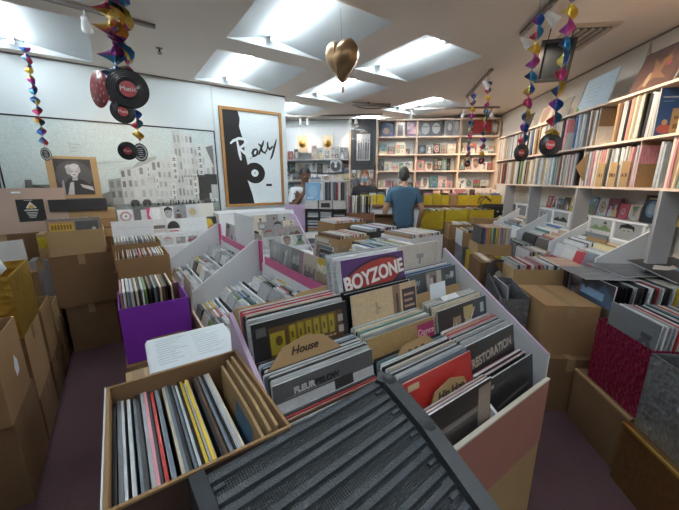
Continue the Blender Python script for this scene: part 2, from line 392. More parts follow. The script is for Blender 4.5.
# ceiling with sunken ridged light coffers
XS = [(-.95, .0), (.93, 1.88), (2.25, 3.08), (3.88, 4.75)]; YS = [(-1.7, -.7), (-.3, .7), (2.0, 2.98), (3.27, 4.33), (4.75, 5.75)]
SKIP = {(2, 0), (2, 1), (3, 0), (3, 1), (3, 2)}
xe = sorted({-3.6, 7.0, *[v for p in XS for v in p]}); ye = sorted({-3.2, 8.5, *[v for p in YS for v in p]})
q = MB(); RIDGE = []
for i in range(len(xe)-1):
    for j in range(len(ye)-1):
        x0, x1, y0, y1 = xe[i], xe[i+1], ye[j], ye[j+1]
        cell = next(((a, b) for a, p in enumerate(XS) for b, r in enumerate(YS) if p == (x0, x1) and r == (y0, y1)), None)
        if cell and cell not in SKIP and not (cell[0] == 0 and cell[1] == 4):
            xr = x0 + (x1-x0)*.4; zr = CEIL+.085; RIDGE.append((xr, y0, y1, zr))
            q.face([(x0, y0, CEIL), (x0, y1, CEIL), (xr, y1, zr), (xr, y0, zr)], 1); q.face([(xr, y0, zr), (xr, y1, zr), (x1, y1, CEIL), (x1, y0, CEIL)], 1)
            q.face([(x0, y1, CEIL), (x1, y1, CEIL), (xr, y1, zr)], 1); q.face([(x0, y0, CEIL), (xr, y0, zr), (x1, y0, CEIL)], 1)
        else: q.face([(x0, y0, CEIL), (x0, y1, CEIL), (x1, y1, CEIL), (x1, y0, CEIL)], 0)
struct(q.build('ceiling', [CEILP, COFF]))
TUBE = emit('fluorescent_glow', (.86, .95, 1.0), 34.0)
where = {0: 'over the left boxes', 1: 'over the central bins', 2: 'right of the heart balloon', 3: 'above the back shelves'}
for k, (xr, y0, y1, zr) in enumerate(sorted(RIDGE)):
    seen = y0 > 1.5
    t = thing('fluorescent_light', f'white fluorescent batten in the {nth(sorted(set(r[1] for r in RIDGE)).index(y0)+1)} coffer row, {where[min(range(4), key=lambda c: abs(XS[c][0]+.36-xr))]}', 'ceiling light', (xr, (y0+y1)/2, zr))
    L = (y1-y0)*.88
    b = MB(); b.prism([(-.02, 0), (.02, 0), (.014, -.022), (-.014, -.022)], -L/2, L/2, 'y'); b.build('batten', METALW, t, (0, 0, -.002))
    b = MB(); b.tube([(0, -L/2+.02, -.042), (0, L/2-.02, -.042)], .014, 10); b.build('tube', TUBE, t)
    for s in (-1, 1):
        b = MB(); b.box(-.014, .014, -.012, .012, -.06, -.02); b.build('end_holder', METALW, t, (0, s*(L/2-.008), 0))
WARM = (1.0, .80, .55)
BULB = emit('spot_bulb', (1.0, .9, .75), 18.0)
def spot_head(parent, p, aim, lit=0, cone=70, mat=METALW, col=WARM):
    d = (Vector(aim)-Vector(p)).normalized(); qn = d.to_track_quat('-Z', 'Y').to_euler()
    b = MB(); b.lathe([(.0, .05), (.018, .05), (.022, .02), (.034, -.035), (.034, -.045), (.028, -.045), (.026, -.038)], 16)
    h = b.build('lamp_head', mat, parent, p, qn)
    b = MB(); b.lathe([(.0, -.040), (.026, -.038)], 16); b.build('bulb', BULB if lit else METALW, h)
    b = MB(); b.tube([(0, 0, .0), (0, 0, .085)], .006, 6); b.build('stem', mat, parent, p)
    if lit:
        L = D.lights.new('spot', 'SPOT'); L.energy = lit; L.spot_size = rad(cone); L.spot_blend = .8; L.color = col; L.shadow_soft_size = .03
        o = D.objects.new('spot_beam', L); COL.objects.link(o); o.parent = h; o.location = (0, 0, -.05)
def track(label, p, q2, heads, mat=TRACK):
    t = thing('track_light', label, 'track light', (p[0], p[1], CEIL))
    v = Vector((q2[0]-p[0], q2[1]-p[1], 0)); ang = math.atan2(v.y, v.x)
    b = MB(); b.box(0, v.length, -.017, .017, -.024, 0); b.build('rail', mat, t, (0, 0, 0), (0, 0, ang))
    for f, aim, lit in heads:
        c = v*f; spot_head(t, (c.x, c.y, -.11), (aim[0]-p[0], aim[1]-p[1], aim[2]-CEIL), lit)
    return t
track('brown track rail on the ceiling behind the big left garland', (-.25, 3.02), (.42, 3.07), [(.36, (.2, 4.4, 1.5), 14)])
track('silver spotlight on a short rail at the far left above the thin garland', (-.80, 3.45), (-.55, 3.47), [(.55, (-.3, 4.4, 1.2), 0)])
track('track rail with spotlights above the pair of right garlands', (2.85, 1.54), (2.18, .80), [(.12, AR(3.3, 2.2, 1.9), 26), (.5, AR(2.6, 2.2, 1.8), 30), (.9, AR(1.9, 2.2, 1.9), 30)])
track('track rail with spotlights above the pair of far garlands', (4.25, 2.97), (3.45, 2.14), [(.1, AR(5.9, 1.9, 1.7), 26), (.85, AR(4.6, 2.2, 1.9), 30)])
bk = lambda n, a=6.15: AR(a, n)[:2]
track('long track rail with white spotlights along the back shelves', bk(-1.55), bk(.15), [(.12, AR(6.5, -1.4, 1.9), 2.5), (.2, AR(6.5, -1.1, 1.9), 2.5), (.66, AR(6.5, -.5, 2.0), 3), (.72, AR(6.5, -.3, 1.8), 3)])
t = track('small track rail with spotlights facing the back wall covers', bk(.55, 5.75), bk(2.0, 5.75), [(.04, AR(6.5, .4, 1.6), 12), (.62, AR(6.5, 1.2, 1.7), 16), (.93, AR(6.5, 1.9, 1.7), 16)])
b = MB(); pts = [(AR(5.4, -.25+.055*i)[0]+.03*math.sin(i*1.3), AR(5.4, -.25+.055*i)[1]+.05*math.cos(i*.9), CEIL-.02-.05*abs(math.sin(i*.42))) for i in range(18)]
b.tube(pts, .007, 6); tag(b.build('loose_cable', BLACK), 'black cable sagging from the ceiling before the back shelves', 'cable')
b = MB(); b.box(-.3, .3, -.05, .05, -.03, 0); tag(b.build('ceiling_bracket', TRACK, None, AR(5.35, -.05, CEIL), (0, 0, FACE_BACK+.25)), 'dark metal bracket on the ceiling in front of the black framed poster', 'bracket')
for k, (x, y, lb) in enumerate(((.50, 3.55, 'dark sprinkler head in the beam right of the big left garland'), (3.05, .45, 'dark sprinkler head on the ceiling near the right wall'), (3.35, 4.05, 'small dark sprinkler head on the ceiling at the back'))):
    t = thing('fire_sprinkler', lb, 'sprinkler', (x, y, CEIL))
    b = MB(); b.lathe([(0, -.004), (.03, -.004), (.03, 0)], 14); b.build('escutcheon', TRACK, t)
    b = MB(); b.tube([(0, 0, 0), (0, 0, -.03)], .008, 8); b.tube([(-.016, 0, -.03), (.016, 0, -.03)], .003, 6); b.build('body', BLACK, t)
    b = MB(); b.lathe([(0, -.046), (.019, -.046), (.019, -.043), (0, -.043)], 14); b.tube([(-.012, 0, -.03), (-.012, 0, -.045)], .002, 5); b.tube([(.012, 0, -.03), (.012, 0, -.045)], .002, 5); b.build('deflector', TRACK, t)
# air vent and its dropped black grille
t = thing('air_vent', 'cream ceiling air vent with dark slots beside the right garlands', 'air vent', (3.32, 1.32, CEIL), RW)
b = MB(); b.box(-.26, .26, -.17, .17, -.012, 0); b.build('frame', M('vent_cream', (.55, .47, .38), .5), t)
b = MB(); b.box(-.21, .21, -.13, .13, -.014, -.011); b.build('duct', BLACK, t)
for k in range(5):
    b = MB(); b.box(-.21, .21, -.012, .012, -.002, .002); b.build('louver', M('vent_cream'), t, (0, -.11+.055*k, -.022), (rad(35), 0, 0))
t = thing('vent_grille', 'black framed grille hanging open from the ceiling behind the right garlands', 'grille', AR(3.0, 1.43, 2.50), RW+rad(80), rx=rad(-20))
w2, h2, fr = .12, .15, .026
b = MB(); b.box(-w2, w2, -.014, .014, h2-fr, h2); b.box(-w2, w2, -.014, .014, -h2, -h2+fr); b.box(-w2, -w2+fr, -.014, .014, -h2+fr, h2-fr); b.box(w2-fr, w2, -.014, .014, -h2+fr, h2-fr); b.build('frame', BLACK, t)
b = MB(); b.box(-w2+fr, w2-fr, -.004, .004, -h2+fr, h2-fr); b.build('panel', M('filter_slate', (.010, .012, .015), .9, var=.3, scale=20, spec=.1), t)
for x in (-.035, .035):
    b = MB(); b.box(x-.006, x+.006, -.009, -.004, -h2+fr, h2-fr); b.build('bar', M('grille_bar', (.16, .16, .17), .4), t)
for x in (-.08, .08):
    b = MB(); b.tube([(x, 0, h2), (x, .02, h2+.07)], .004, 6); b.build('hanger', BLACK, t)

# ---- left wall: street photograph mural, framed poster
MURX0, MURX1, MURZ0, MURZ1 = -.86, 1.135, .98, 2.165
def mural(x0, x1, right):
    w, h = x1-x0, MURZ1-MURZ0; b = MB(); b.box(-w/2, w/2, -.008, 0, 0, h, 0, (.68, .75, .74))
    G = lambda v: (v*.97, v, v*.98); E = [('r', 0, 0, 1, 1, (.60, .68, .67)), ('r', 0, 0, 1, .30, (.27, .31, .29)), ('r', 0, 0, 1, .2, (.21, .25, .23))]
    r2 = random.Random(3)
    if right:
        def bld(x, xe, zt, zb=.27, c=.62, fl=3, bays=4):
            E.append(('p', [(x, zb), (xe, zb), (xe, zt[1]), (x, zt[0])], G(min(.66, c*1.1+.03))))
            for i in range(bays):
                for j in range(fl):
                    a = x+(xe-x)*(i+.22)/bays; e = x+(xe-x)*(i+.72)/bays; t0 = zt[0]+(zt[1]-zt[0])*(i+.5)/bays
                    z = zb+.05+(t0-zb-.05)*(j+.15)/fl; E.append(('r', a, z, e, z+(t0-zb)*.5/fl, G(c*r2.uniform(.35, 1.05))))
        bld(.41, .475, (.50, .52), .27, .30, 2, 2); bld(.47, .53, (.60, .63), .27, .5, 3, 2)
        bld(.525, .66, (.60, .72), .27, .66, 3, 4); E.append(('p', [(.525, .60), (.56, .66), (.62, .71), (.66, .73), (.66, .70), (.60, .65)], G(.42)))
        bld(.655, .76, (.70, .70), .27, .60, 4, 4); bld(.76, .80, (.98, .985), .27, .5, 5, 2); bld(.80, .87, (.97, .965), .27, .55, 6, 3)
        bld(.87, .93, (.83, .88), .27, .64, 5, 3); bld(.93, .995, (.86, .88), .27, .62, 3, 2)
        E += [('p', [(.94, .84), (.985, .86), (.985, .62)], G(.2)), ('r', .88, .36, .995, .56, G(.045)), ('r', .875, .28, .94, .36, G(.06)), ('r', .955, .30, .995, .45, G(.5))]
        for x, z, ww, hh in ((.735, .50, .035, .25), (.885, .55, .035, .32), (.845, .3, .03, .26), (.72, .29, .028, .18), (.60, .52, .02, .12), (.64, .4, .02, .14)):
            E.append(('r', x, z, x+ww, z+hh, G(.72)))
            nn = int(hh/.055)
            for k in range(nn):
                zc = z+.012+k*(hh-.016)/nn
                E += [('r', x+.007, zc+.004, x+ww-.007, zc+.009, G(.09)), ('r', x+.007, zc+.022, x+ww-.007, zc+.027, G(.12)), ('r', x+ww*.45, zc+.003, x+ww*.58, zc+.034, G(.09))]
        for k in range(10): E.append(('r', .80+.012*k, .53, .806+.012*k, .545, G(.12)))
        for x in (.5, .56, .63, .70, .76, .83, .90):   # cars and people at street level
            E += [('p', [(x, .26), (x+.045, .26), (x+.045, .29), (x+.034, .31), (x+.012, .31), (x, .29)], G(r2.choice([.1, .5, .68]))), ('e', x+.01, .26, .006, .012, G(.04)), ('e', x+.036, .26, .006, .012, G(.04))]
        for k in range(26): 
            x = r2.uniform(.68, .98); E.append(('r', x, .25, x+.006, .25+r2.uniform(.025, .05), G(r2.choice([.05, .1, .4]))))
        E += [('p', [(.36, .64), (.5, .665), (.5, .672), (.36, .65)], G(.5)), ('p', [(.36, .28), (.42, .28), (.42, .40), (.36, .36)], G(.25)), ('r', .10, .27, .19, .46, G(.22)), ('p', [(.06, .27), (.1, .27), (.1, .5), (.075, .5)], G(.14)), ('p', [(.1, .46), (.145, .44), (.19, .36), (.19, .33), (.1, .42)], G(.1))]
        E += [('r', .27, .80-.03*k, .27+r2.uniform(.02, .05), .806-.03*k, G(.45)) for k in range(3)]
    draw(b, E, w, h, -.008)
    t = thing('mural', 'large black-and-white street photograph panel on the left wall', 'mural', ((x0+x1)/2, LEFT_Y-.003, MURZ0))
    b.build('photograph', PR, t)
    fb = MB(); fb.box(-w/2-.012, w/2+.012, -.014, 0, h, h+.014); fb.box(-w/2-.012, w/2+.012, -.014, 0, -.014, 0); fb.box(w/2, w/2+.012, -.014, 0, 0, h); fb.box(-w/2-.012, -w/2, -.014, 0, 0, h); fb.build('edging', BLACK, t)
mural(MURX0, MURX1, True)
t = thing('mural', 'second pale photograph panel at the far left edge of the left wall', 'mural', (-1.9, LEFT_Y-.003, MURZ0))
b = MB(); b.box(-1, 1, -.008, 0, 0, MURZ1-MURZ0, 0, (.6, .68, .67)); draw(b, [('r', 0, 0, 1, .3, (.3, .33, .31)), ('r', .7, .3, .9, .6, (.2, .22, .22))], 2, MURZ1-MURZ0, -.008); b.build('photograph', PR, t)
b = MB(); b.box(-1.012, 1.012, -.014, 0, MURZ1-MURZ0, MURZ1-MURZ0+.014); b.box(1, 1.012, -.014, 0, 0, MURZ1-MURZ0); b.build('edging', BLACK, t)

t = thing('framed_poster', 'tall framed white and black poster reading Roxy with a record disc', 'framed poster', (1.645, LEFT_Y-.002, 1.215), 0)
w, h, fr = .85, 1.27, .035
b = MB()
for x0, x1, z0, z1 in ((-w/2, w/2, 0, fr), (-w/2, w/2, h-fr, h), (-w/2, -w/2+fr, fr, h-fr), (w/2-fr, w/2, fr, h-fr)): b.box(x0, x1, -.035, 0, z0, z1)
b.build('frame', OAK, t)
iw, ih = w-2*fr, h-2*fr
b = MB(); b.box(-iw/2, iw/2, -.016, 0, 0, ih, 0, (.70, .77, .79))
K = (.012, .012, .014); Wt = (.72, .78, .8)
draw(b, [('p', [(0, 0), (.46, 0), (.43, .1), (.36, .26), (.36, .34), (.38, .42), (.36, .5), (.33, .58), (.35, .66), (.30, .76), (.27, .84), (.29, .92), (.26, 1), (0, 1)], K),
         ('e', .50, .345, .19, .118, K), ('e', .50, .345, .066, .041, Wt), ('e', .50, .345, .012, .008, K), ('r', .70, .195, .81, .222, K)], iw, ih, -.016)
b.build('print', PR, t, (0, 0, fr))
def brush(name, strokes, mat, parent, W, H):
    b = MB()
    for s in strokes:
        for i in range(len(s)-1):
            (x0, z0, r0), (x1, z1, r1) = s[i], s[i+1]; dx, dz = x1-x0, z1-z0; L = math.hypot(dx, dz) or 1; nx, nz = -dz/L, dx/L; y = -.0185-.0001*i
            b.face([(x0+nx*r0, y, z0+nz*r0), (x0-nx*r0, y, z0-nz*r0), (x1-nx*r1, y, z1-nz*r1), (x1+nx*r1, y, z1+nz*r1)])
            b.face([(x1+r1*math.cos(a*PI/6), y-.00005, z1+r1*math.sin(a*PI/6)) for a in range(12)])
    return b.build(name, mat, parent, (-iw/2, 0, fr))
sc = lambda P: [(x*iw, z*ih, r*iw) for x, z, r in P]
brush('letter_r', [sc([(.215, .70, .014), (.235, .62, .022), (.25, .54, .024), (.262, .49, .014)]), sc([(.10, .655, .012), (.15, .685, .02), (.25, .715, .022), (.345, .712, .022), (.375, .685, .02), (.33, .645, .022), (.25, .612, .018)]), sc([(.26, .605, .02), (.33, .565, .022), (.41, .53, .02), (.475, .515, .006)])], M('poster_white', Wt, .4), t, 0, 0)
brush('lettering', [sc([(.545, .612, .014), (.50, .60, .02), (.475, .565, .022), (.50, .535, .02), (.55, .55, .018), (.57, .59, .018), (.545, .615, .012)]), sc([(.43, .505, .008), (.47, .525, .012), (.50, .535, .014)]),
    sc([(.585, .55, .016), (.63, .61, .018), (.675, .675, .018), (.69, .705, .01)]), sc([(.59, .672, .01), (.63, .655, .016), (.655, .59, .018), (.715, .57, .012)]),
    sc([(.765, .70, .012), (.765, .65, .018), (.80, .615, .018), (.855, .65, .016)]), sc([(.94, .735, .008), (.905, .67, .018), (.865, .59, .02), (.835, .535, .018), (.80, .50, .006)]), sc([(.70, .575, .012), (.74, .60, .012), (.765, .65, .012)])], M('poster_black', K, .4), t, 0, 0)

# ================================================================== RECORD BIN IN THE FOREGROUND
CX = [(.243, .572), (.58, .908), (.916, 1.245)]; BF, BB = .43, .98
zt = lambda y: .93+.64*(y-.426)
t = thing('record_bin', 'white three-bay sloping record bin with a dusty pink front panel', 'record bin', (0, 0, 0))
def side(x, mat, name, k=.0, ye=.93, zl=None):
    zz = zl or zt
    b = MB(); b.prism([(BF, .0), (ye, .0), (ye, zz(ye)-k), (BF, zz(BF)-k)], x-.006, x+.006, 'x'); return b.build(name, mat, t)
side(.2365, LILAC, 'end_panel', 0, .905, lambda y: 1.09+.5*(y-.709)); side(1.2515, WHITE, 'end_panel'); side(.576, WHITE, 'divider', .09); side(.912, WHITE, 'divider', .09)
b = MB(); b.tube([(1.2515, BF, zt(BF)), (1.2515, .93, zt(.93))], .0065, 6); b.build('edge_strip', LILAC, t)
b = MB(); b.box(.2305, 1.2575, BF-.012, BF, .56, .835); b.build('front_panel', DUSTY, t)
b = MB(); b.box(.2305, 1.2575, BF-.0135, BF+.001, .835, .842); b.build('top_edge', CREAM, t)
b = MB(); b.box(.2305, 1.2575, BF-.010, BF, .0, .56); b.build('kick_panel', M('tan_board', (.40, .27, .13), .6, var=.1), t)
b = MB(); b.box(.2425, 1.2455, .92, .93, .0, 1.06); b.build('back_panel', WHITE, t)
ROWS = [(.855, 1.19), (.70, 1.093), (.57, 1.01), (.485, .925)]
b = MB(); b.prism([(BF, .5), (BF, .58), (.92, .85), (.92, .5)], .2425, 1.2455, 'x'); b.build('shelf', WHITE, t)
TILT = rad(-10)
def bin_row(c, yf, ztop, depth, n, label, tilt=TILT, W=W_MIX):
    x = (CX[c][0]+CX[c][1])/2; zb = ztop-LP*math.cos(tilt); dy = LP*math.sin(-tilt)
    y0 = yf-dy                                     # front foot
    lp_run(n, (x, y0+.008, zb), (x, y0+depth, zb+depth*.06), 0, label, 'record sleeves in the foreground bin', W, (.0035, .0065), tilt, .012, .006)
    return x, y0, zb
BAY = ['left', 'middle', 'right']
def feature(c, yf, ztop, label, ents, base, edge=(.62, .64, .66), w=LP, t=.005, dx=0, rz=0, tilt=TILT):
    x = (CX[c][0]+CX[c][1])/2+dx; zb = ztop-LP*math.cos(tilt); y0 = yf-LP*math.sin(-tilt)
    return sleeve('record_sleeve', label, 'record', w, LP, t, (x, y0, zb), rz, tilt, ents, base, edge, 'record sleeves in the foreground bin')
K0 = (.014, .014, .016); WT = (.74, .74, .74); SK = (.40, .24, .15)
# left bay
b = MB(); b.prism([(-.163, 0), (.163, 0), (.163, .315), (.05, .31), (.03, .30), (-.163, .305)], -.002, .002, 'y'); tag(b.build('cardboard_sheet', KRAFT, None, (.408, .845, .90), (TILT, 0, 0)), 'brown cardboard sheet behind the records in the left bay', 'cardboard')
bin_row(0, .787, 1.195, .085, 12, 'record, # from the front behind the gold-titled sleeve in the left bay', W={'white': 3, 'pale grey': 2, 'black': 2.5, 'charcoal': 1.5, 'red': .8, 'cream': 1})
OL = (.34, .27, .025)
s = feature(0, .78, 1.192, 'black sleeve with a wide gold title band at the back of the left bay', [('r', .15, .5, .94, .93, (.11, .055, .02)), ('r', .42, .76, .86, .93, (.16, .10, .02)), ('r', .16, .68, .30, .88, OL), ('r', .34, .70, .42, .90, (.2, .13, .02))] + [('r', .35+.085*k, .74-.01*(k % 2), .35+.085*k+.06, .91, OL) for k in range(6)] + [('r', .365+.085*k, .79, .385+.085*k, .85, (.12, .07, .02)) for k in range(6)] + [('e', .24, .80, .035, .045, (.12, .07, .02))] + [('r', .40+.045*k, .70-.05*j, .43+.045*k, .713-.05*j, (.50, .38, .24)) for k in range(10) for j in range(4)] + [('r', .87, .60+.11*j, .93, .67+.11*j, (.36, .32, .32)) for j in range(3)] + [('e', .22, .56, .075, .085, (.30, .36, .42)), ('e', .22, .53, .035, .055, K0), ('e', .37, .56, .065, .08, (.30, .36, .42)), ('e', .37, .53, .03, .05, K0), ('r', .03, .88, .12, .96, (.1, .1, .1))], K0)
t2 = thing('divider_card', 'brown pentagon divider card handwritten House in the left bay', 'divider card', (.385, .675, .918), 0, rx=TILT)
b = MB(); b.prism([(-.15, 0), (.13, 0), (.13, .155), (.055, .225), (-.0, .238), (-.075, .222), (-.15, .14)], -.0015, .0015, 'y'); b.build('card', KRAFT, t2)
text_part('lettering', 'House', .032, t2, (-.01, -.0026, .205), M('marker_ink', (.05, .03, .02), .5), shear=.3, bold=.0006)
bin_row(0, .655, 1.085, .10, 13, 'record, # from the front behind the grey sleeve in the left bay', W={'white': 3, 'cream': 2, 'black': 2, 'charcoal': 1.5, 'pale grey': 2, 'red': .8})
s = feature(0, .648, 1.083, 'grey and white sleeve with a black square in the left bay', [('r', 0, .845, 1, 1, (.085, .085, .09)), ('r', 0, 0, 1, .845, (.50, .51, .52)), ('r', .56, .70, .76, .86, K0), ('r', .1, .862, .62, .866, (.3, .3, .3))], (.1, .1, .1))
text_part('lettering', 'FLEUR', .022, s, (-.072, -.0036, .283), M('cover_grey', (.5, .5, .52), .5), bold=.001); text_part('lettering', 'BELOW', .022, s, (-.002, -.0036, .283), M('cover_black', K0, .5), bold=.001)
bin_row(0, .545, 1.005, .105, 14, 'record, # from the front of the spines just behind the black ribbed stool', W={'black': 3, 'charcoal': 2, 'white': 2.5, 'pale grey': 2.5, 'cream': 1, 'brown': 1})
# middle bay
bin_row(1, .875, 1.302, .062, 9, 'bagged record, # from the front behind the purple sleeve', W={'white': 5, 'pale grey': 3})
ov = lambda rx, ry: [(.52+rx*math.cos(a*PI/14), .765+ry*math.sin(a*PI/14)+.06*math.cos(a*PI/14)) for a in range(28)]
s = feature(1, .867, 1.30, 'purple sleeve with a red oval reading Boyzone, standing highest in the middle bay', [('r', .0, .0, .045, 1, (.5, .52, .56)), ('r', .045, 0, 1, 1, (.085, .03, .15)), ('p', ov(.475, .205), (.035, .012, .04)), ('p', ov(.445, .175), (.36, .035, .03))] + [('e', .17+.17*k, .42+.02*k-.03*(k % 2), .10, .10, (.02, .012, .03)) for k in range(5)] + [('e', .17+.17*k, .33+.02*k, .07, .1, SK) for k in range(5)], (.09, .03, .15), (.7, .73, .76), t=.012)
text_part('lettering', 'BOYZONE', .071, s, (.006, -.0076, .241), M('boyzone_silver', (.80, .76, .74), .4), rot=(PI/2, rad(-7), 0), sx=.86, bold=.0024)
bin_row(1, .812, 1.19, .03, 4, 'record, # from the front behind the beige group-portrait sleeve', W={'black': 2, 'white': 2, 'cream': 1})
s = feature(1, .80, 1.193, 'beige sleeve with three dark-haired heads and a black label in the middle bay', [('r', .0, .0, .92, 1, (.56, .42, .26)), ('r', .60, .35, .72, 1, (.24, .15, .10)), ('r', .65, .5, .69, .9, (.08, .05, .05)), ('r', .75, .58, .98, .93, (.05, .04, .045))] + [('r', .78, .84-.07*k, .95-.03*(k % 2), .87-.07*k, (.42, .26, .2)) for k in range(4)] + [('e', .14, .42, .13, .17, (.03, .02, .02)), ('e', .42, .45, .125, .17, (.03, .02, .02)), ('e', .86, .5, .12, .15, (.03, .025, .03)), ('e', .14, .3, .10, .14, SK), ('e', .42, .33, .1, .14, SK), ('e', .86, .38, .09, .14, SK), ('r', .36, .78, .4, .8, (.3, .2, .12)), ('r', .33, .72, .36, .86, (.4, .3, .2))], (.5, .38, .24), (.7, .7, .68), t=.004, dx=.012)
bin_row(1, .705, 1.085, .075, 10, 'record, # from the front behind the tan cardboard sleeve', W={'white': 3, 'black': 2, 'pale grey': 2, 'cream': 2, 'slate': 1})
s = feature(1, .697, 1.083, 'tan cardboard sleeve with a magenta corner panel reading Dance', [('r', 0, 0, 1, 1, (.40, .255, .105)), ('r', .72, .22, 1, .96, (.36, .03, .12)), ('r', .72, .48, 1, .5, (.5, .12, .2))], (.4, .25, .1), (.5, .38, .22), t=.006)
text_part('lettering', 'Dance', .034, s, (.112, -.0042, .270), M('cover_pink', (.75, .45, .5), .5), shear=.1)
bin_row(1, .545, 1.02, .12, 15, 'record, # from the front behind the bright red sleeve', W={'white': 3, 'black': 2, 'pale grey': 2, 'cream': 1.5, 'red': 1, 'slate': 1.5})
t2 = thing('divider_card', 'brown cut-corner divider card behind the bright red sleeve', 'divider card', (.75, .60, .80), 0, rx=TILT)
b = MB(); b.prism([(-.15, 0), (.15, 0), (.15, .18), (.06, .262), (-.06, .255), (-.15, .15)], -.0015, .0015, 'y'); b.build('card', KRAFT, t2); text_part('lettering', 'R & B', .034, t2, (.0, -.0022, .225), M('marker_ink'), shear=.2)
s = feature(1, .538, 1.018, 'bright red sleeve in the middle bay', [('r', 0, 0, 1, 1, (.50, .035, .03)), ('r', .05, .9, .2, .96, (.6, .5, .3))], (.5, .03, .03), (.62, .3, .28), t=.005)
t2 = thing('divider_card', 'brown divider card handwritten Hip Hop R&B 2000s before the red sleeve', 'divider card', (.745, .468, .745), 0, rx=TILT)
b = MB(); b.prism([(-.15, 0), (.15, 0), (.15, .09), (.085, .225), (.02, .243), (-.055, .225), (-.15, .06)], -.0015, .0015, 'y'); b.build('card', KRAFT, t2)
text_part('lettering', 'Hip Hop', .036, t2, (.02, -.0022, .205), M('marker_ink'), shear=.15, bold=.0006); text_part('lettering', "R&B 2000's", .036, t2, (.01, -.0022, .155), M('marker_ink'), shear=.15, bold=.0006)
bin_row(1, .463, .958, .018, 4, 'record, # from the front at the very front of the middle bay', tilt=rad(-4), W={'white': 3, 'pale grey': 2, 'black': 2, 'pink': 1})
s = feature(1, .458, .965, 'dark sleeve with a pale portrait block at the front of the middle bay', [('r', 0, 0, 1, 1, (.035, .03, .03)), ('r', 0, .72, .78, .78, (.2, .17, .16)), ('r', .78, .42, .99, .96, (.34, .27, .22)), ('r', .78, .5, .99, .56, (.2, .15, .13)), ('e', .72, .25, .10, .12, (.1, .1, .11)), ('e', .72, .25, .07, .09, (.02, .02, .02))], (.04, .035, .035), (.66, .66, .66), t=.005, tilt=rad(-4))
# right bay
bin_row(2, .868, 1.19, .05, 7, 'record, # from the front behind the sleeve reading LIVING', W={'white': 3, 'pale grey': 2, 'cream': 2, 'tan': 1})
s = feature(2, .857, 1.192, 'slate sleeve with pale figures at the back of the right bay', [('r', 0, 0, 1, 1, (.075, .085, .095)), ('r', .36, .06, .66, .98, (.22, .2, .19)), ('r', .37, .3, .43, .95, (.44, .38, .34)), ('r', .58, .1, .68, .98, (.46, .40, .35)), ('r', .46, .5, .56, .92, (.12, .06, .06)), ('r', .44, .72, .5, .9, (.5, .5, .5)), ('e', .51, .55, .04, .1, SK), ('p', [(.42, .06), (.6, .06), (.58, .4), (.46, .4)], (.04, .04, .05)), ('r', .88, .84, .95, .92, (.5, .52, .54))], (.08, .09, .1), t=.005)
text_part('lettering', 'LIV', .03, s, (-.105, -.0048, .272), M('cover_silver', (.42, .45, .47), .4)); text_part('lettering', 'ING', .03, s, (.108, -.0048, .268), M('cover_silver'))
t2 = thing('divider_card', 'brown tabbed divider card with a white label in the right bay', 'divider card', (1.075, .775, .88), 0, rx=TILT)
b = MB(); b.box(-.155, .155, -.0015, .0015, 0, .243); b.build('card', KRAFT, t2); b = MB(); b.box(-.05, .05, -.0028, -.0016, .205, .27); b.build('label', PAPER, t2)
bin_row(2, .705, 1.096, .065, 9, 'record, # from the front behind the black sleeve with the gold sketch', W={'white': 3, 'pale grey': 2, 'slate': 2, 'cream': 1})
b = MB(); lb = sleeve('record_sleeve', 'record with a white price tag lying on the spines in the right bay', 'record', .1, .03, .003, (1.07, .735, 1.095), 0, rad(-60), [], (.75, .78, .8))
s = feature(2, .697, 1.093, 'black sleeve with a pale line sketch and gold block in the right bay', [('r', 0, 0, 1, 1, (.035, .03, .03)), ('r', .72, .0, 1, 1, (.05, .06, .08)), ('p', [(.08, .08), (.3, .62), (.68, .84), (.74, .1)], (.12, .10, .09)), ('r', .50, .80, .70, .95, (.48, .36, .16)), ('r', .28, .66, .44, .86, (.30, .23, .15)), ('e', .57, .74, .06, .08, (.5, .4, .28)), ('r', .86, .80, .94, .93, (.4, .44, .46))] + [('p', [(.10+.07*k, .50+.02*k), (.125+.07*k, .50+.02*k), (.235+.06*k, .74+.05*math.sin(k)), (.215+.06*k, .74+.05*math.sin(k))], (.52, .46, .40)) for k in range(8)] + [('p', [(.22, .70), (.62, .72), (.74, .90), (.715, .91), (.6, .745), (.22, .73)], (.62, .55, .46)), ('p', [(.12, .6), (.5, .62), (.5, .635), (.12, .62)], (.5, .44, .38)), ('p', [(.55, .56), (.95, .66), (.95, .68), (.55, .58)], (.3, .32, .34))], (.035, .03, .03), t=.005)
bin_row(2, .578, 1.012, .10, 13, 'record, # from the front behind the sleeve reading Restoration', W={'white': 2, 'red': 1.4, 'black': 2, 'pale grey': 2, 'cream': 2, 'brown': 1})
s = feature(2, .57, 1.01, 'near-black sleeve lettered RESTORATION in the right bay', [('r', 0, 0, 1, 1, (.045, .04, .04)), ('p', [(.0, .3), (1, .5), (1, .56), (0, .36)], (.07, .06, .055))], (.05, .045, .045), t=.007)
text_part('lettering', 'RESTORATION', .046, s, (-.0, -.0050, .248), M('cover_stone', (.36, .31, .27), .5), rot=(PI/2, rad(-4), 0), sx=.86, bold=.0016)
bin_row(2, .495, .912, .04, 6, 'record, # from the front at the very front of the right bay', tilt=rad(-8), W={'black': 2, 'cream': 2, 'white': 2, 'pink': 1.5, 'pale grey': 1})
s = feature(2, .485, .922, 'black sleeve with a pale streak and a small orange figure at the front right', [('r', 0, 0, 1, 1, (.022, .022, .024)), ('p', [(.2, .60), (.9, .66), (.9, .68), (.55, .67), (.2, .63)], (.16, .16, .17)), ('e', .62, .3, .09, .14, (.28, .12, .06)), ('r', .04, .88, .14, .92, (.3, .3, .3)), ('r', .0, 0, .02, 1, (.1, .1, .1))], (.022, .022, .024), (.5, .5, .5), t=.006, tilt=rad(-8))

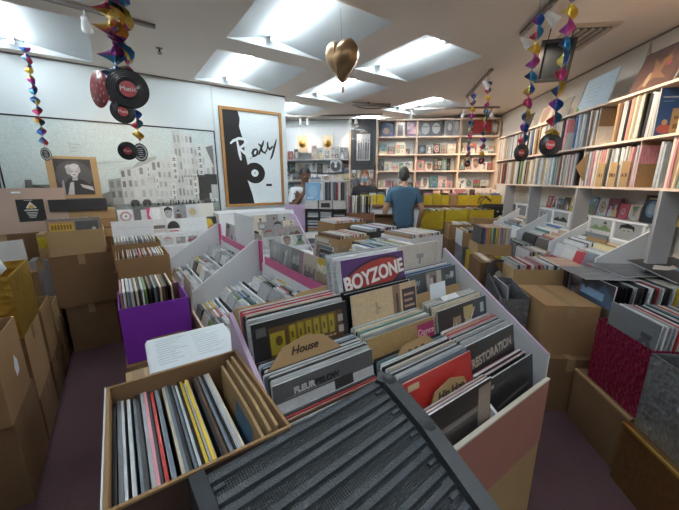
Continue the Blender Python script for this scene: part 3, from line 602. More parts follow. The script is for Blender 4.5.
# ---- ribbed black stool top lying across the bin front
ang = math.atan2(.035, .43); st = thing('step_stool', 'black ribbed plastic step stool top with a raised rim, leaning on the bin front', 'stool', (.045, .472, 1.094), ang, rx=rad(-12)*-1)
RIB = M('ribbed_plastic', (.04, .05, .06), .38, var=.25, scale=60, bump=.35, bscale=260, spec=.55)
def tread():
    m, nt, b = node_mat('dotted_tread'); tc = N(nt, 'ShaderNodeTexCoord'); vo = N(nt, 'ShaderNodeTexVoronoi', Scale=210.0); vo.inputs['Randomness'].default_value = 0
    nt.links.new(tc.outputs['Object'], vo.inputs['Vector']); bp = N(nt, 'ShaderNodeBump', Strength=1.0, Distance=.004); nt.links.new(vo.outputs['Distance'], bp.inputs['Height']); nt.links.new(bp.outputs['Normal'], b.inputs['Normal'])
    nt.links.new(mix_rgb(nt, 'MIX', vo.outputs['Distance'], (.012, .015, .018), (.10, .115, .13)), b.inputs['Base Color']); b.inputs['Roughness'].default_value = .42; return m
TREAD = tread(); RIM = M('rim_plastic', (.035, .04, .046), .45, var=.15, scale=30, bump=.1)
W2, D2 = .435, .335
XR = lambda y: W2-.004-.022*min(1, -y/(D2*.45))-.053*max(0, (-y-D2*.45)/(D2*.55))
b = MB(); b.prism([(0, 0), (W2-.004, 0), (XR(-D2*.45), -D2*.45), (XR(-D2), -D2), (0, -D2)], -.012, 0, 'z'); b.build('deck', TREAD, st)
k = 0; y = -.012
while y > -D2+.02:
    b = MB(); b.prism([(y+.0085, 0), (y+.0055, .008), (y-.0055, .008), (y-.0085, 0)], .018, XR(y-.01)-.018, 'x'); b.build('rib', RIB, st)
    for x in (.018, XR(y-.03)-.038):
        b = MB(); b.box(x, x+.02, y-.0195, y-.0125, 0, .006); b.build('clip', RIB, st)
    y -= .021 if k % 2 else .037; k += 1
b = MB(); P = [(-.004, .003), (W2*.965, .004), (W2, -.02), (W2-.022, -D2*.45), (W2-.075, -D2)]
for (x0, y0), (x1, y1) in zip(P[1:], P[2:]):
    d = Vector((x1-x0, y1-y0, 0)); n = Vector((-d.y, d.x, 0)).normalized()*.017
    b.prism([(x0-n.x, y0-n.y), (x1-n.x, y1-n.y), (x1+n.x, y1+n.y), (x0+n.x, y0+n.y)], -.05, .018, 'z'); b.lathe([(.017, -.05), (.017, .018), (0, .018)], 14, T=Matrix.Translation((x1, y1, 0)))
b.build('rim', RIM, st)
b = MB(); b.prism([(-.008, .006), (-.008, -D2), (.016, -D2), (.016, .006)], -.05, .016, 'z'); b.build('rim', RIM, st)
b = MB(); b.box(.016, W2, -.004, .004, -.045, -.0); b.build('apron', RIM, st)

# ---- cardboard crate of records at the lower left, and what it stands on
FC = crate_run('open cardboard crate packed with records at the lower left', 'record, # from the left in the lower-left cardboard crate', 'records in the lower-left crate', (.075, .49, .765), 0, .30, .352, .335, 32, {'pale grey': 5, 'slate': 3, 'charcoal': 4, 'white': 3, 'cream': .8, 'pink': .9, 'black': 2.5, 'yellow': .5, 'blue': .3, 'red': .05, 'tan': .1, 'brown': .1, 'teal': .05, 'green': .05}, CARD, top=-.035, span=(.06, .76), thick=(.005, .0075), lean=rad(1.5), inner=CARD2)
b = MB(); b.box(-.153, -.1505, .004, .35, .0, .337); tag(b.build('side_wrap', M('silver_wrap', (.55, .58, .60), .3, var=.2, scale=30, bump=.4), FC), 'silvery plastic wrap')
b = MB(); b.box(-.15, .15, -.0015, -.0002, .0, .331); tag(b.build('front_shade', M('shade_brown', (.05, .03, .022), .5, var=.2), FC), 'dark brown sheet standing in for shade on the front')  # dark sheet over the crate front, the stool's shade put into its colour
for k, (x, dz, l) in enumerate(((.178, 0, 'tan cardboard sheet, nearest the records, leaning in the lower-left crate'), (.192, .012, 'tan cardboard sheet, middle of three, leaning in the lower-left crate'), (.206, .018, 'tan cardboard sheet against the right wall of the lower-left crate'))):
    b = MB(); b.prism([(-.15, 0), (.15, 0), (.15, .30+dz), (.05, .31+dz), (-.15, .305+dz)], -.003, .003, 'y')
    if k == 0: b.face([(-.06, -.0036, .15), (.09, -.0036, .15), (.09, -.0036, .28), (-.02, -.0036, .285)], 1)
    tag(b.build('cardboard_sheet', [CARD3, M('blue_print', (.12, .24, .38), .4)], None, (x, .665, .775), (0, 0, -PI/2)), l, 'cardboard')
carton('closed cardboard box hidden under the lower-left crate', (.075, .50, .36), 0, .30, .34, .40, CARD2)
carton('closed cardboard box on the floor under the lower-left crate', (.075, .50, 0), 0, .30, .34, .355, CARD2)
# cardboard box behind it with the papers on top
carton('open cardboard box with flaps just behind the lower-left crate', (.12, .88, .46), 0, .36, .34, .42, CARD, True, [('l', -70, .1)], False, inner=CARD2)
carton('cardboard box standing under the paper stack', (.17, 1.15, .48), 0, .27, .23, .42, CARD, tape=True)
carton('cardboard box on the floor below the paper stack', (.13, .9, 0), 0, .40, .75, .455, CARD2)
carton('small tan cardboard flap box beside the purple foil crate', (-.02, 1.58, .457), 0, .1, .14, .2, CARD3)
b = MB()
for k in range(9):
    a = R.uniform(-.02, .02); T = Matrix.Translation((R.uniform(-.004, .004), R.uniform(-.004, .004), .002+.0035*k)) @ Matrix.Rotation(a, 4, 'Z'); b.box(-.15, .15, -.125, .125, 0, .003, 0 if k > 1 else 1, T=T)
for k in range(11):
    for j in range(2): b.box(-.12+.13*j, -.12+.13*j+R.uniform(.05, .11), .09-.018*k, .092-.018*k, .0342, .0346, 2)
tag(b.build('paper_stack', [PAPER, M('dark_folder', (.05, .05, .055), .5), M('print_ink', (.50, .54, .57), .6)], None, (.172, 1.27, .905), (rad(2), 0, rad(-1))), 'stack of white printed sheets lying behind the lower-left crate', 'papers')

# ================================================================== LEFT AISLE
# row of cartons whose right sides face the aisle (front of each carton turned to +x)
def left_box(label, y0, y1, z0, z1, mat=CARD, x=-.53, dep=.36, **kw):
    return carton(label, (x, (y0+y1)/2, z0), PI/2, y1-y0, dep, z1-z0, mat, **kw)
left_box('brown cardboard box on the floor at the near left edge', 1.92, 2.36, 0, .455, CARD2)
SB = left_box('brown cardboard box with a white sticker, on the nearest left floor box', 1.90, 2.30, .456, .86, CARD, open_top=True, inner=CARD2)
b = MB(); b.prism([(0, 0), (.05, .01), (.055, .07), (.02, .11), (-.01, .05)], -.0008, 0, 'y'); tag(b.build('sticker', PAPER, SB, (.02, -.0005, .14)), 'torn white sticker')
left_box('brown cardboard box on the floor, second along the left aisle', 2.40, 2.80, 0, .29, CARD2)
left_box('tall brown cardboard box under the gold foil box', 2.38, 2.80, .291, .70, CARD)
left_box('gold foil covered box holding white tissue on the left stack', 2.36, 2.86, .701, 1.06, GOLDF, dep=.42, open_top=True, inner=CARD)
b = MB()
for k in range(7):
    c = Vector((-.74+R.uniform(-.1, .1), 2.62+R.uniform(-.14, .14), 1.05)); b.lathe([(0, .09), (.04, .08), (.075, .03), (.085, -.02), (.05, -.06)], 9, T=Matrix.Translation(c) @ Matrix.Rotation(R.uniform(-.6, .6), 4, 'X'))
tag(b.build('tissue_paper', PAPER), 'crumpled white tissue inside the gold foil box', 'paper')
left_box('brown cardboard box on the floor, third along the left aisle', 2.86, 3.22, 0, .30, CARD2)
left_box('open brown cardboard box holding covers, third along the left aisle', 2.88, 3.20, .301, .70, CARD, open_top=True, inner=CARD2)
for k in range(5):
    bn, E = rand_art(); sleeve('record_sleeve', f'slanted glossy cover, {nth(k+1)} in the open box behind the gold foil box', 'record', .30, .31, .006, (-.60-.045*k, 3.04, .50+.012*k), PI/2, rad(-14), E, (.2, .26, .32), (.65, .68, .7), 'covers in the left open box')
left_box('low brown cardboard box on the floor, fourth along the left aisle', 3.26, 3.52, 0, .22, CARD)
left_box('brown cardboard box, fourth along the left aisle, second from the floor', 3.27, 3.52, .221, .43, CARD)
left_box('open cardboard box top of the fourth left stack', 3.27, 3.52, .431, .60, CARD3, open_top=True)
left_box('small gold foil box behind the fourth left stack', 3.54, 3.66, .40, .56, GOLDF, dep=.12)
left_box('box supporting the small gold foil box on the left', 3.54, 3.66, 0, .399, CARD2, dep=.12)
# big stack of three by the aisle end
SX = -.315
carton('large brown cardboard box at the bottom of the three-box left stack', (SX, 3.62, 0), 0, .37, .42, .45, CARD2)
carton('large taped brown cardboard box in the middle of the left stack', (SX-.005, 3.60, .452), rad(2), .44, .44, .47, CARD2)
carton('black-wrapped tall roll box behind the left box stack', (-.62, 3.72, 0), 0, .14, .2, .88, M('grey_wrap', (.28, .27, .28), .45, var=.2))
crate_run('open cardboard record box on top of the left stack', 'record, # from the left in the box on the left stack', 'records in the top left box', (SX-.012, 3.60, .924), rad(1), .395, .41, .215, 14, W_LIGHT, CARD3, top=.045, span=(.06, .94), base_z=-.02)
s = sleeve('record_sleeve', 'clear-bagged sleeve with a yellow title strip leaning on the top left box', 'record', .37, .30, .006, (SX-.012, 3.616, .945), rad(1), rad(-2), [('r', 0, 0, 1, 1, (.23, .21, .20)), ('r', .52, .1, .95, .9, (.1, .1, .105)), ('r', .03, .58, .50, .92, (.52, .26, .14)), ('r', .05, .64, .48, .86, (.60, .40, .05))] + [('r', .08+.055*k, .68, .115+.055*k, .82, (.25, .12, .03)) for k in range(7)] + [('e', .86, .66, .04, .06, (.5, .48, .46))], (.3, .28, .27), (.7, .7, .7))
carton('low box behind the record box on the left stack', (SX-.0, 4.03, 0), 0, .56, .36, 1.0, CARD2, tape=False)
YB = carton('yellow foil box end beside the top left record box', (-.56, 3.74, .885), 0, .10, .26, .22, CARD3, tape=False); 
b = MB(); b.box(-.045, .045, -.004, 0, .10, .2); tag(b.build('foil_patch', YELF, YB, (0, -.001, 0)), 'yellow foil patch')
for k, (z, m) in enumerate(((1.002, CARD3), (1.10, CARD), (1.19, CARD3))):
    carton(f'shallow cardboard box, {nth(k+1)} from the bottom of the pile behind the left stack', (SX+.01, 4.02, z), 0, .57, .36, .088, m, tape=False)
carton('flat black box under the portrait poster at the left wall', (-.30, 4.0, 1.28), 0, .44, .36, .11, DARK, tape=False)
t = thing('portrait_poster', 'black-and-white photo of a seated curly-haired person taped on cardboard', 'poster', (-.30, 4.10, 1.395), rad(3), rx=rad(-6))
b = MB(); b.box(-.195, .195, -.004, .004, 0, .40); b.build('backing_card', CARD3, t)
b = MB(); b.box(-.142, .142, -.008, -.0045, .035, .375, 0, (.05, .04, .045))
G_ = lambda v: (v, v*.96, v*.98)
draw(b, [('e', .5, .55, .5, .4, G_(.085)), ('p', [(.15, 0), (.2, .3), (.34, .45), (.55, .47), (.75, .4), (.92, .25), (.95, 0)], G_(.03)), ('p', [(.62, .3), (.95, .22), (.98, .1), (.68, .2)], G_(.5)), ('p', [(.25, .0), (.36, .34), (.46, .36), (.42, .0)], G_(.45)), ('p', [(.42, .40), (.46, .52), (.58, .52), (.58, .40)], G_(.4)), ('e', .5, .64, .13, .15, G_(.55)), ('e', .40, .76, .11, .085, G_(.48)), ('e', .54, .79, .13, .08, G_(.6)), ('e', .36, .66, .06, .1, G_(.4)), ('e', .64, .7, .05, .09, G_(.45)), ('r', .42, .64, .48, .66, G_(.06)), ('r', .54, .64, .6, .66, G_(.06)), ('r', .47, .55, .55, .57, G_(.1)), ('p', [(.1, .0), (.16, .4), (.2, .4), (.2, 0)], G_(.3))], .284, .34, -.008, z0=.035); b.build('photograph', PR, t)
t = thing('cardboard_sheet', 'large pinkish cardboard panel with a black square sticker at the far left', 'cardboard', (-.72, 3.99, 1.10), rad(4), rx=rad(-4))
b = MB(); b.box(-.34, .33, -.006, .006, 0, .40); b.build('card', M('pinkish_card', (.45, .32, .26), .7, var=.1, scale=4), t)
b = MB(); b.box(-.015, .17, -.0075, -.0062, .10, .30, 0, K0); draw(b, [('p', [(.32, .62), (.5, .9), (.72, .62), (.64, .58), (.5, .74), (.4, .58)], (.6, .6, .6)), ('e', .52, .66, .1, .09, (.6, .33, .06)), ('r', .25, .48, .75, .54, (.55, .55, .55))] + [('r', .3+.03*k, .38-.07*k, .72-.03*k, .42-.07*k, (.45, .45, .45)) for k in range(4)] + [('r', .3, .94, .6, .97, (.4, .4, .4))], .185, .2, -.0075, x0=-.015, z0=.10); b.build('sticker', PR, t)
b = MB(); b.box(-.03, .03, -.0075, -.0062, .355, .37); b.build('label', PAPER, t)
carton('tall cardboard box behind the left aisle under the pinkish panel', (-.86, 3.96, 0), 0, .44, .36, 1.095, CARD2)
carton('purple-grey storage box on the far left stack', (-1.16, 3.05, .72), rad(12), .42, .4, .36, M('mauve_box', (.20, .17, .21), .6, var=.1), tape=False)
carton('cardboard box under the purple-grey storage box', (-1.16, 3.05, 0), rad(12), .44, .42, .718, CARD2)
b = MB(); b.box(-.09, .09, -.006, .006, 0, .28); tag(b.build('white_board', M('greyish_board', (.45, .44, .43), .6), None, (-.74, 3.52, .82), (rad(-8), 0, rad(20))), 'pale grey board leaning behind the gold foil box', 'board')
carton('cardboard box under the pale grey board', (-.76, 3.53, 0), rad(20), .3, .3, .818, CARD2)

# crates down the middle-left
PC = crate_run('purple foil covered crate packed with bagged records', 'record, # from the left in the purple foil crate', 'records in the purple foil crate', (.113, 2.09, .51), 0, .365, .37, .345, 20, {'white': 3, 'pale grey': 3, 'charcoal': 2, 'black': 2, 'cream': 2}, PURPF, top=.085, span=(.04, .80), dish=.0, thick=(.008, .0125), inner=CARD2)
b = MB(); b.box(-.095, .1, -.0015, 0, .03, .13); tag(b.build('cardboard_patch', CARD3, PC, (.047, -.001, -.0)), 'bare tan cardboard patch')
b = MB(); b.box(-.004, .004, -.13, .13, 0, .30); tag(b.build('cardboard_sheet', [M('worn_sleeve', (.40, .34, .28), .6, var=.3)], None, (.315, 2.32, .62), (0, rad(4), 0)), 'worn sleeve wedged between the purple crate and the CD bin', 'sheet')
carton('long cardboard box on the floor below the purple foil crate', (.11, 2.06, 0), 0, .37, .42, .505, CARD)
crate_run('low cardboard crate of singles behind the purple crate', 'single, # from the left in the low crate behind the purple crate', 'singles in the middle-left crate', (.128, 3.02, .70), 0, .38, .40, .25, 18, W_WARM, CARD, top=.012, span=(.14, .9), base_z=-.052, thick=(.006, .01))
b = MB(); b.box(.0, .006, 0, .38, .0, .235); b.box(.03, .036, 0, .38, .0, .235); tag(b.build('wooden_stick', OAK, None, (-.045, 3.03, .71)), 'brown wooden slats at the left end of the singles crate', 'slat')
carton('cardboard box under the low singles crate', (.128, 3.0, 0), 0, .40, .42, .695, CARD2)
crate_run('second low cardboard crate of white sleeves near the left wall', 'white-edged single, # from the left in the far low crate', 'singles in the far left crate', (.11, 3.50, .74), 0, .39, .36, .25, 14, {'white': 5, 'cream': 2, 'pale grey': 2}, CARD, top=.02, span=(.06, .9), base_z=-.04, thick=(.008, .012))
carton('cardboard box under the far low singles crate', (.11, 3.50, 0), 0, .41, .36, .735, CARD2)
bn, E = rand_art(); sleeve('display_sleeve', 'white sleeve leaning behind the far low crate', 'record', .36, .42, .006, (.11, 3.83, .75), 0, rad(-2), [('r', .1, .82, .9, .83, (.5, .52, .55))], (.70, .73, .77))

# ================================================================== CD BINS
XL, XH = .34, .90
zr_ = lambda x: .73 + (x-XL)*.66
t = thing('cd_bin', 'long white stepped CD bin with sloping white dividers and pink back strips', 'CD bin', (0, 0, 0))
b = MB(); b.box(XL, XH, 1.02, 3.94, 0, .55); b.build('base', WHITE, t)
b = MB(); b.box(XL-.012, XL, 1.02, 3.94, .40, .70); b.build('front_board', PINE, t)
TR = []
for k in range(3):
    x0 = XL + k*(XH-XL)/3; x1 = x0+(XH-XL)/3; z0 = .575+.095*k; TR.append((x0, x1, z0))
    b = MB(); b.prism([(x0, .55), (x1, .55), (x1, z0), (x0+.012, z0-.02), (x0+.012, z0+.02), (x0, z0+.02)], 1.02, 3.94, 'y'); b.build('tray', WHITE, t)
for y, lip in ((1.04, 0), (2.452, 1), (3.652, 1)):
    b = MB(); b.prism([(XL-.01, .45), (XH+.012, .45), (XH+.012, 1.10), (XH-.03, 1.10), (XL-.01, .735)], y-.009, y+.009, 'y'); b.build('divider', WHITE, t)
for y0, y1 in ((1.05, 2.40), (2.50, 3.61), (3.70, 3.94)):
    b = MB(); b.box(XH+.002, XH+.012, y0, y1, .84, .925); b.build('back_board', WHITE, t)
    b = MB(); b.box(XH, XH+.012, y0, y1-(.07 if y1 > 2 else 0), .925, .985); b.build('pink_strip', PINK, t)
for y in (2.39, 3.6):
    b = MB(); b.box(XH-.004, XH+.014, y, y+.042, .85, 1.10); b.build('pink_post', PINK, t)
WCD = {'white': 9, 'pale grey': 5, 'charcoal': 1.2, 'black': .7, 'cream': 1, 'slate': .8, 'red': .25, 'tan': .3, 'pink': .3}
def cds(y0, y1, sec, npb):
    nb = int((y1-y0)/.148)
    for k, (x0, x1, z0) in enumerate(TR):
        for j in range(nb):
            yc = y0+.075+j*(y1-y0)/nb
            if R.random() < .03: continue
            n = npb - R.randrange(2)
            for i in range(n):
                cn, c = pick(WCD); x = x0+.018+(.150)*(i+.5)/npb+R.uniform(-.002, .002)
                o = link('cd_case', ME_CD, (x, yc+R.uniform(-.003, .003), z0-.02+.006*i/npb+R.uniform(0, .004)), (rad(-20)+R.uniform(-.05, .05), 0, -PI/2), c, (1, .148/npb, 1))
                tag(o, f'{cn} CD case, {nth(i+1)} in {nth(j+1)} stack of the {["lowest", "middle", "top"][k]} step, {sec}', 'CD', f'CDs in the {sec}')
            if R.random() < .6:
                b = MB(); b.box(-.074, .074, -.002, .002, 0, .145); d = b.build('cd_divider', BLACK, None, (x0+.018+.152, yc, z0-.016), (rad(-20), 0, -PI/2)); tag(d, f'black divider behind the {nth(j+1)} CD stack of the {["lowest", "middle", "top"][k]} step, {sec}', 'divider')
cds(1.12, 2.43, 'near CD section', 8); cds(2.48, 3.63, 'far CD section', 4)
# seven-inch singles standing face-out on the pink strip
t = thing('singles_cabinet', 'white cabinet carrying the row of face-out singles behind the pink strip', 'cabinet', (0, 0, 0))
b = MB(); b.box(XH+.015, 1.42, 1.34, 3.86, 0, .93); b.build('body', WHITE, t)
b = MB(); b.box(XH+.015, 1.42, 1.33, 1.34, 0, .96); b.build('end_board', WHITE, t)
SING = [('black and yellow single sleeve reading NOW, first from the near end of the pink strip', [('r', 0, 0, 1, 1, (.55, .40, .22)), ('r', 0, .62, 1, 1, (.62, .42, .04)), ('p', [(0, .62), (.3, .8), (.6, .65), (1, .85), (1, .62)], (.72, .6, .3))] + [('r', .08, .1+.1*k, .9-.1*(k % 2), .14+.1*k, (.5, .3, .16)) for k in range(3)], (.6, .4, .2)),
        ('cream single sleeve with dark figures, second from the near end of the pink strip', [('r', 0, 0, 1, 1, (.55, .47, .40)), ('r', .15, .1, .9, .55, (.16, .15, .15)), ('e', .36, .5, .12, .14, (.5, .42, .36)), ('e', .68, .48, .12, .14, (.45, .38, .33)), ('r', .55, .05, .85, .2, (.6, .6, .58))], (.55, .47, .4)),
        ('grey photo single with a magenta edge, third from the near end of the pink strip', [('r', 0, 0, 1, 1, (.24, .25, .26)), ('r', .92, 0, 1, 1, (.5, .08, .25)), ('e', .3, .55, .12, .2, (.5, .5, .5)), ('e', .6, .6, .13, .2, (.44, .43, .43)), ('r', .2, .1, .75, .42, (.07, .07, .08))], (.24, .25, .26)),
        ('grey photo single with a pale figure, fourth from the near end of the pink strip', [('r', 0, 0, 1, 1, (.30, .33, .34)), ('p', [(.4, .1), (.52, .7), (.7, .85), (.66, .6), (.6, .1)], (.62, .62, .62)), ('e', .35, .5, .14, .22, (.2, .21, .22))], (.3, .33, .34)),
        ('pale grey single with a faint portrait, fifth from the near end of the pink strip', [('r', 0, 0, 1, 1, (.36, .39, .40)), ('e', .5, .55, .2, .27, (.5, .5, .5)), ('r', .2, .05, .8, .25, (.24, .26, .28))], (.36, .39, .4))]
for k, (lb, E, bs) in enumerate(SING):
    y = 1.50+.178*k
    o = sleeve('single_sleeve', lb, 'single', .176, .178, .004, (XH+.028, y, .945), -PI/2, rad(-8), E, bs, (.6, .6, .6), 'face-out singles on the pink strip')
    if k == 0: text_part('lettering', 'NOW', .062, o, (0, -.0042, .115), M('now_white', (.75, .72, .66), .4), bold=.003)
for k, cl in enumerate(((.45, .36, .28), (.24, .16, .1), (.52, .53, .52), (.05, .05, .05), (.56, .58, .6), (.4, .4, .38))):
    E = rand_art()[1]; E[0] = ('r', 0, 0, 1, 1, cl)
    sleeve('single_sleeve', f'face-out single, {nth(k+1)} from the near end of the far pink strip', 'single', .17, .178, .004, (XH+.028, 2.58+.17*k, .945), -PI/2, rad(-8), E[:3], cl, (.6, .6, .6), 'face-out singles on the far pink strip')
t = thing('acrylic_guard', 'clear curved acrylic guard above the face-out singles', 'guard', (XH+.016, 0, 0))
b = MB(); b.box(-.0022, 0, 1.42, 2.38, .985, 1.06); b.build('front_sheet', ACRYL, t)
prof = [(.0, .93), (.0, 1.17), (.05, 1.21), (.16, 1.20), (.30, 1.12), (.42, 1.02), (.46, .93)]
for y in (1.41, 2.41): 
    b = MB(); b.prism(prof, y-.002, y+.002, 'y'); b.build('end_sheet', ACRYL, t)
for k in range(7):
    cn, c = pick(W_DARK); E = rand_art()[1]
    sleeve('single_sleeve', f'{cn} single standing in the {nth(k+1)} rank behind the acrylic guard', 'single', .178, .178, .006, (1.02+.045*k, 1.62+.09*k, .935+.012*(k % 3)), -PI/2, rad(-10), E, c, (.6, .6, .6), 'singles behind the acrylic guard')
# stepped rack of small white CD cases beyond the singles
t = thing('cd_rack', 'white stepped rack of CD cases below the framed Roxy poster', 'CD rack', (1.20, 2.62, .93))
b = MB()
for k in range(4): b.box(-.27, .27, .11*k, .11*k+.11, 0, .03+.055*k)
b.build('steps', WHITE, t)
b = MB(); b.box(-.29, -.272, -.02, .46, 0, .34); b.build('end_panel', WHITE, t); b = MB(); b.prism([(-.06, -.02), (.46, -.02), (.46, .30), (.3, .30)], .272, .284, 'x'); b.build('end_panel', LILAC, t)
for k in range(4):
    for j in range(4):
        E = rand_art()[1]; bs = R.choice([(.62, .63, .64), (.5, .52, .52), (.3, .3, .3), (.66, .6, .5)])
        sleeve('cd_display_case', f'CD case, {nth(j+1)} from left, {nth(k+1)} step of the rack under the Roxy poster', 'CD', .125, .11, .01, (1.01+.128*j, 2.66+.11*k, .962+.055*k), 0, rad(-14), [('r', 0, 0, 1, 1, bs)]+E[1:4], bs, (.66, .68, .7), 'CDs on the rack under the Roxy poster')
# counter along the left wall with rows of white covers
t = thing('display_counter', 'white counter along the left wall below the mural and Roxy poster', 'counter', (0, 0, 0))
b = MB(); b.box(.36, 2.1, 3.97, 4.42, 0, .84); b.build('cabinet', WHITE, t); b = MB(); b.box(1.0, 2.1, 4.0, 4.42, .84, 1.17); b.build('riser', WHITE, t)
b = MB(); b.prism([(3.96, .84), (4.0, 1.17), (4.0, .84)], 1.0, 2.1, 'x'); b.build('slope', WHITE, t)
b = MB(); b.box(-.02, 1.0, 4.22, 4.42, 0, 1.10); b.build('back_step', WHITE, t); b = MB(); b.box(-.02, 1.0, 4.10, 4.22, .0, .97); b.build('front_step', WHITE, t)
def colours(*cs): return list(cs)
r1 = [((.62, .65, .68), 'white'), ((.10, .10, .11), 'black with a white patch'), ((.66, .62, .64), 'pink and white'), ((.62, .62, .64), 'pale grey photo'), ((.22, .23, .25), 'dark grey photo'), ((.56, .6, .64), 'white and grey'), ((.66, .64, .60), 'plain white')]
for k, (c, n) in enumerate(r1):
    E = [('r', 0, 0, 1, 1, c)] + ([('p', [(0, 0), (.35, 0), (.15, .5), (.3, 1), (0, 1)], (.5, .06, .16)), ('r', .4, .1, .95, .9, (.7, .72, .74))] if k == 2 else [('r', .55, .15, .95, .9, (.5, .52, .54))] if k == 1 else [] if k == 6 else rand_art()[1][1:4])
    sleeve('display_sleeve', f'{n} sleeve, {nth(k+1)} from left, upper row below the mural', 'record', .15 if k < 6 else .19, .15+.006*k, .005, (.07+.138*k+(.02 if k == 6 else 0), 4.25, 1.102), 0, rad(-10), E, c, (.66, .68, .7), 'sleeves in the upper row below the mural')
r2 = [((.66, .68, .74), 'blank white'), ((.66, .67, .72), 'blank white'), ((.60, .62, .63), 'white with a car photo'), ((.62, .65, .67), 'white with a black half-disc'), ((.67, .71, .74), 'blank white'), ((.67, .71, .74), 'blank white'), ((.05, .05, .05), 'black, yellow and red')]
for k, (c, n) in enumerate(r2):
    E = [('r', 0, 0, 1, 1, c)] + ([('r', .1, .35, .9, .6, (.15, .13, .12)), ('r', .05, .1, .95, .3, (.5, .45, .42))] if k == 2 else [('p', [(.5+.42*math.cos(a*PI/10), .3+.55*math.sin(a*PI/10)) for a in range(11)], (.02, .02, .02)), ('r', .2, .08, .8, .16, (.5, .06, .06))] if k == 3 else [('p', [(0, .1), (0, .9), (.35, .8), (.45, .4)], (.62, .42, .03)), ('p', [(.0, .0), (.4, 0), (.3, .4)], (.5, .05, .05))] if k == 6 else [])
    sleeve('display_sleeve', f'{n} sleeve, {nth(k+1)} from left, lower row below the mural', 'record', .158, .16, .005, (.065+.15*k, 4.12, .973), 0, rad(-10), E, c, (.68, .7, .73), 'sleeves in the lower row below the mural')
for j in range(3):
    b = MB(); b.box(.36, .97, 3.97-.0, 3.97+.10, .842, .85); 
for k in range(2):
    for j in range(5):
        E = rand_art()[1]; bs = R.choice([(.62, .63, .64), (.45, .47, .47), (.25, .25, .26)])
        sleeve('cd_display_case', f'CD case, {nth(j+1)} from left, {["front", "rear"][k]} row on the counter below the mural', 'CD', .125, .11, .01, (.43+.128*j, 4.0+.05*k, .843+.01*k), 0, rad(-12), [('r', 0, 0, 1, 1, (.64, .66, .68)), ('r', .1, .15, .9, .85, bs)]+E[2:4], bs, (.66, .68, .7), 'CDs on the counter below the mural')

# ================================================================== CENTRE, BEHIND THE FOREGROUND BIN
t = thing('centre_table', 'long low table carrying record boxes behind the foreground bin', 'table', (0, 0, 0))
b = MB(); b.box(1.44, 2.34, 1.55, 3.75, .84, .88); b.build('top', GREYP, t)
for x in (1.48, 2.30):
    for y in (1.6, 3.7):
        b = MB(); b.box(x-.025, x+.025, y-.025, y+.025, 0, .84); b.build('leg', GREYP, t)
b = MB(); b.box(1.46, 2.30, 1.62, 3.7, .30, .84); b.build('cabinet', DARK, t)
# pale upright record box behind the sleeve reading LIVING
crate_run('cream record box standing open behind the right bay of the foreground bin', 'bagged record, # from the left in the cream record box', 'records in the cream box', (1.10, 1.0, .955), 0, .33, .26, .275, 10, {'white': 4, 'cream': 3}, CREAM, top=.012, span=(.06, .94), thick=(.012, .02), base_z=-.025)
carton('cardboard box under the cream record box', (1.10, 1.0, 0), 0, .34, .28, .95, CARD2)
bn, E = rand_art()
sleeve('record_sleeve', 'blank cream sleeve with a grey tag, facing out behind the right bay', 'record', .33, .335, .008, (1.085, .955, .95), 0, rad(-3), [('r', .55, .80, .70, .86, (.30, .29, .28)), ('r', .60, .72, .64, .82, (.25, .24, .23))], (.56, .51, .46), (.62, .6, .57))
# boxes and flat sleeves on the centre table (seen over the purple sleeve)
def flat(label, x, y, z, rz, c, w=.312, tilt=(0, 0), th=.004, E=None, grp=None, cat='record', name='flat_sleeve'):
    o = D.objects.new(name, sleeve_mesh(w, w, th, E, c, (.5, .5, .52))); COL.objects.link(o)
    o.location = (x, y, z); o.rotation_euler = Euler((-PI/2+tilt[0], tilt[1], rz), 'XYZ'); return tag(o, label, cat, grp)
crate_run('cardboard record box nearest behind the purple sleeve on the centre table', 'record, # from the left in the nearest centre table box', 'records in the nearest centre box', (1.62, 1.62, .882), 0, .34, .34, .20, 14, W_MIX, CARD, top=.03, span=(.06, .94), mass=True, thick=(.006, .014))
crate_run('white record box on the right of the centre table', 'record, # from the left in the white centre table box', 'records in the white centre box', (2.06, 1.70, .882), 0, .40, .34, .235, 13, W_LIGHT, WHITE, top=.03, span=(.05, .95), mass=True, thick=(.01, .02))
crate_run('cardboard record box with brown dividers in the middle of the centre table', 'record, # from the left in the middle centre table box', 'records in the middle centre box', (1.66, 2.16, .882), rad(4), .36, .34, .20, 12, W_WARM, CARD3, top=.03, span=(.06, .94), mass=True, thick=(.008, .016))
crate_run('dark record box at the right rear of the centre table', 'record, # from the left in the dark centre table box', 'records in the dark centre box', (2.08, 2.22, .882), 0, .40, .34, .22, 12, W_DARK, DARK, top=.03, span=(.05, .95), mass=True, thick=(.01, .02))
crate_run('brown record box at the far right end of the centre table', 'record, # from the left in the far centre table box', 'records in the far centre box', (2.06, 2.75, .882), 0, .42, .34, .24, 10, W_LIGHT, CARD, top=.03, span=(.05, .95), mass=True, thick=(.012, .022))
for k, (x, y, z, a, c, n) in enumerate(((1.56, 2.76, .884, .3, (.02, .022, .026), 'black sleeve lying flat, left of the centre table end'), (1.68, 3.0, .889, -.2, (.03, .035, .045), 'dark blue sleeve lying flat at the far left of the centre table'), (1.62, 3.28, .884, .5, (.05, .05, .05), 'charcoal sleeve lying flat under the CD tower'), (2.0, 3.3, .884, .1, (.45, .42, .38), 'grey sleeve lying flat at the far end of the centre table'))):
    flat(n, x, y, z, a, c, grp='flat sleeves on the centre table')
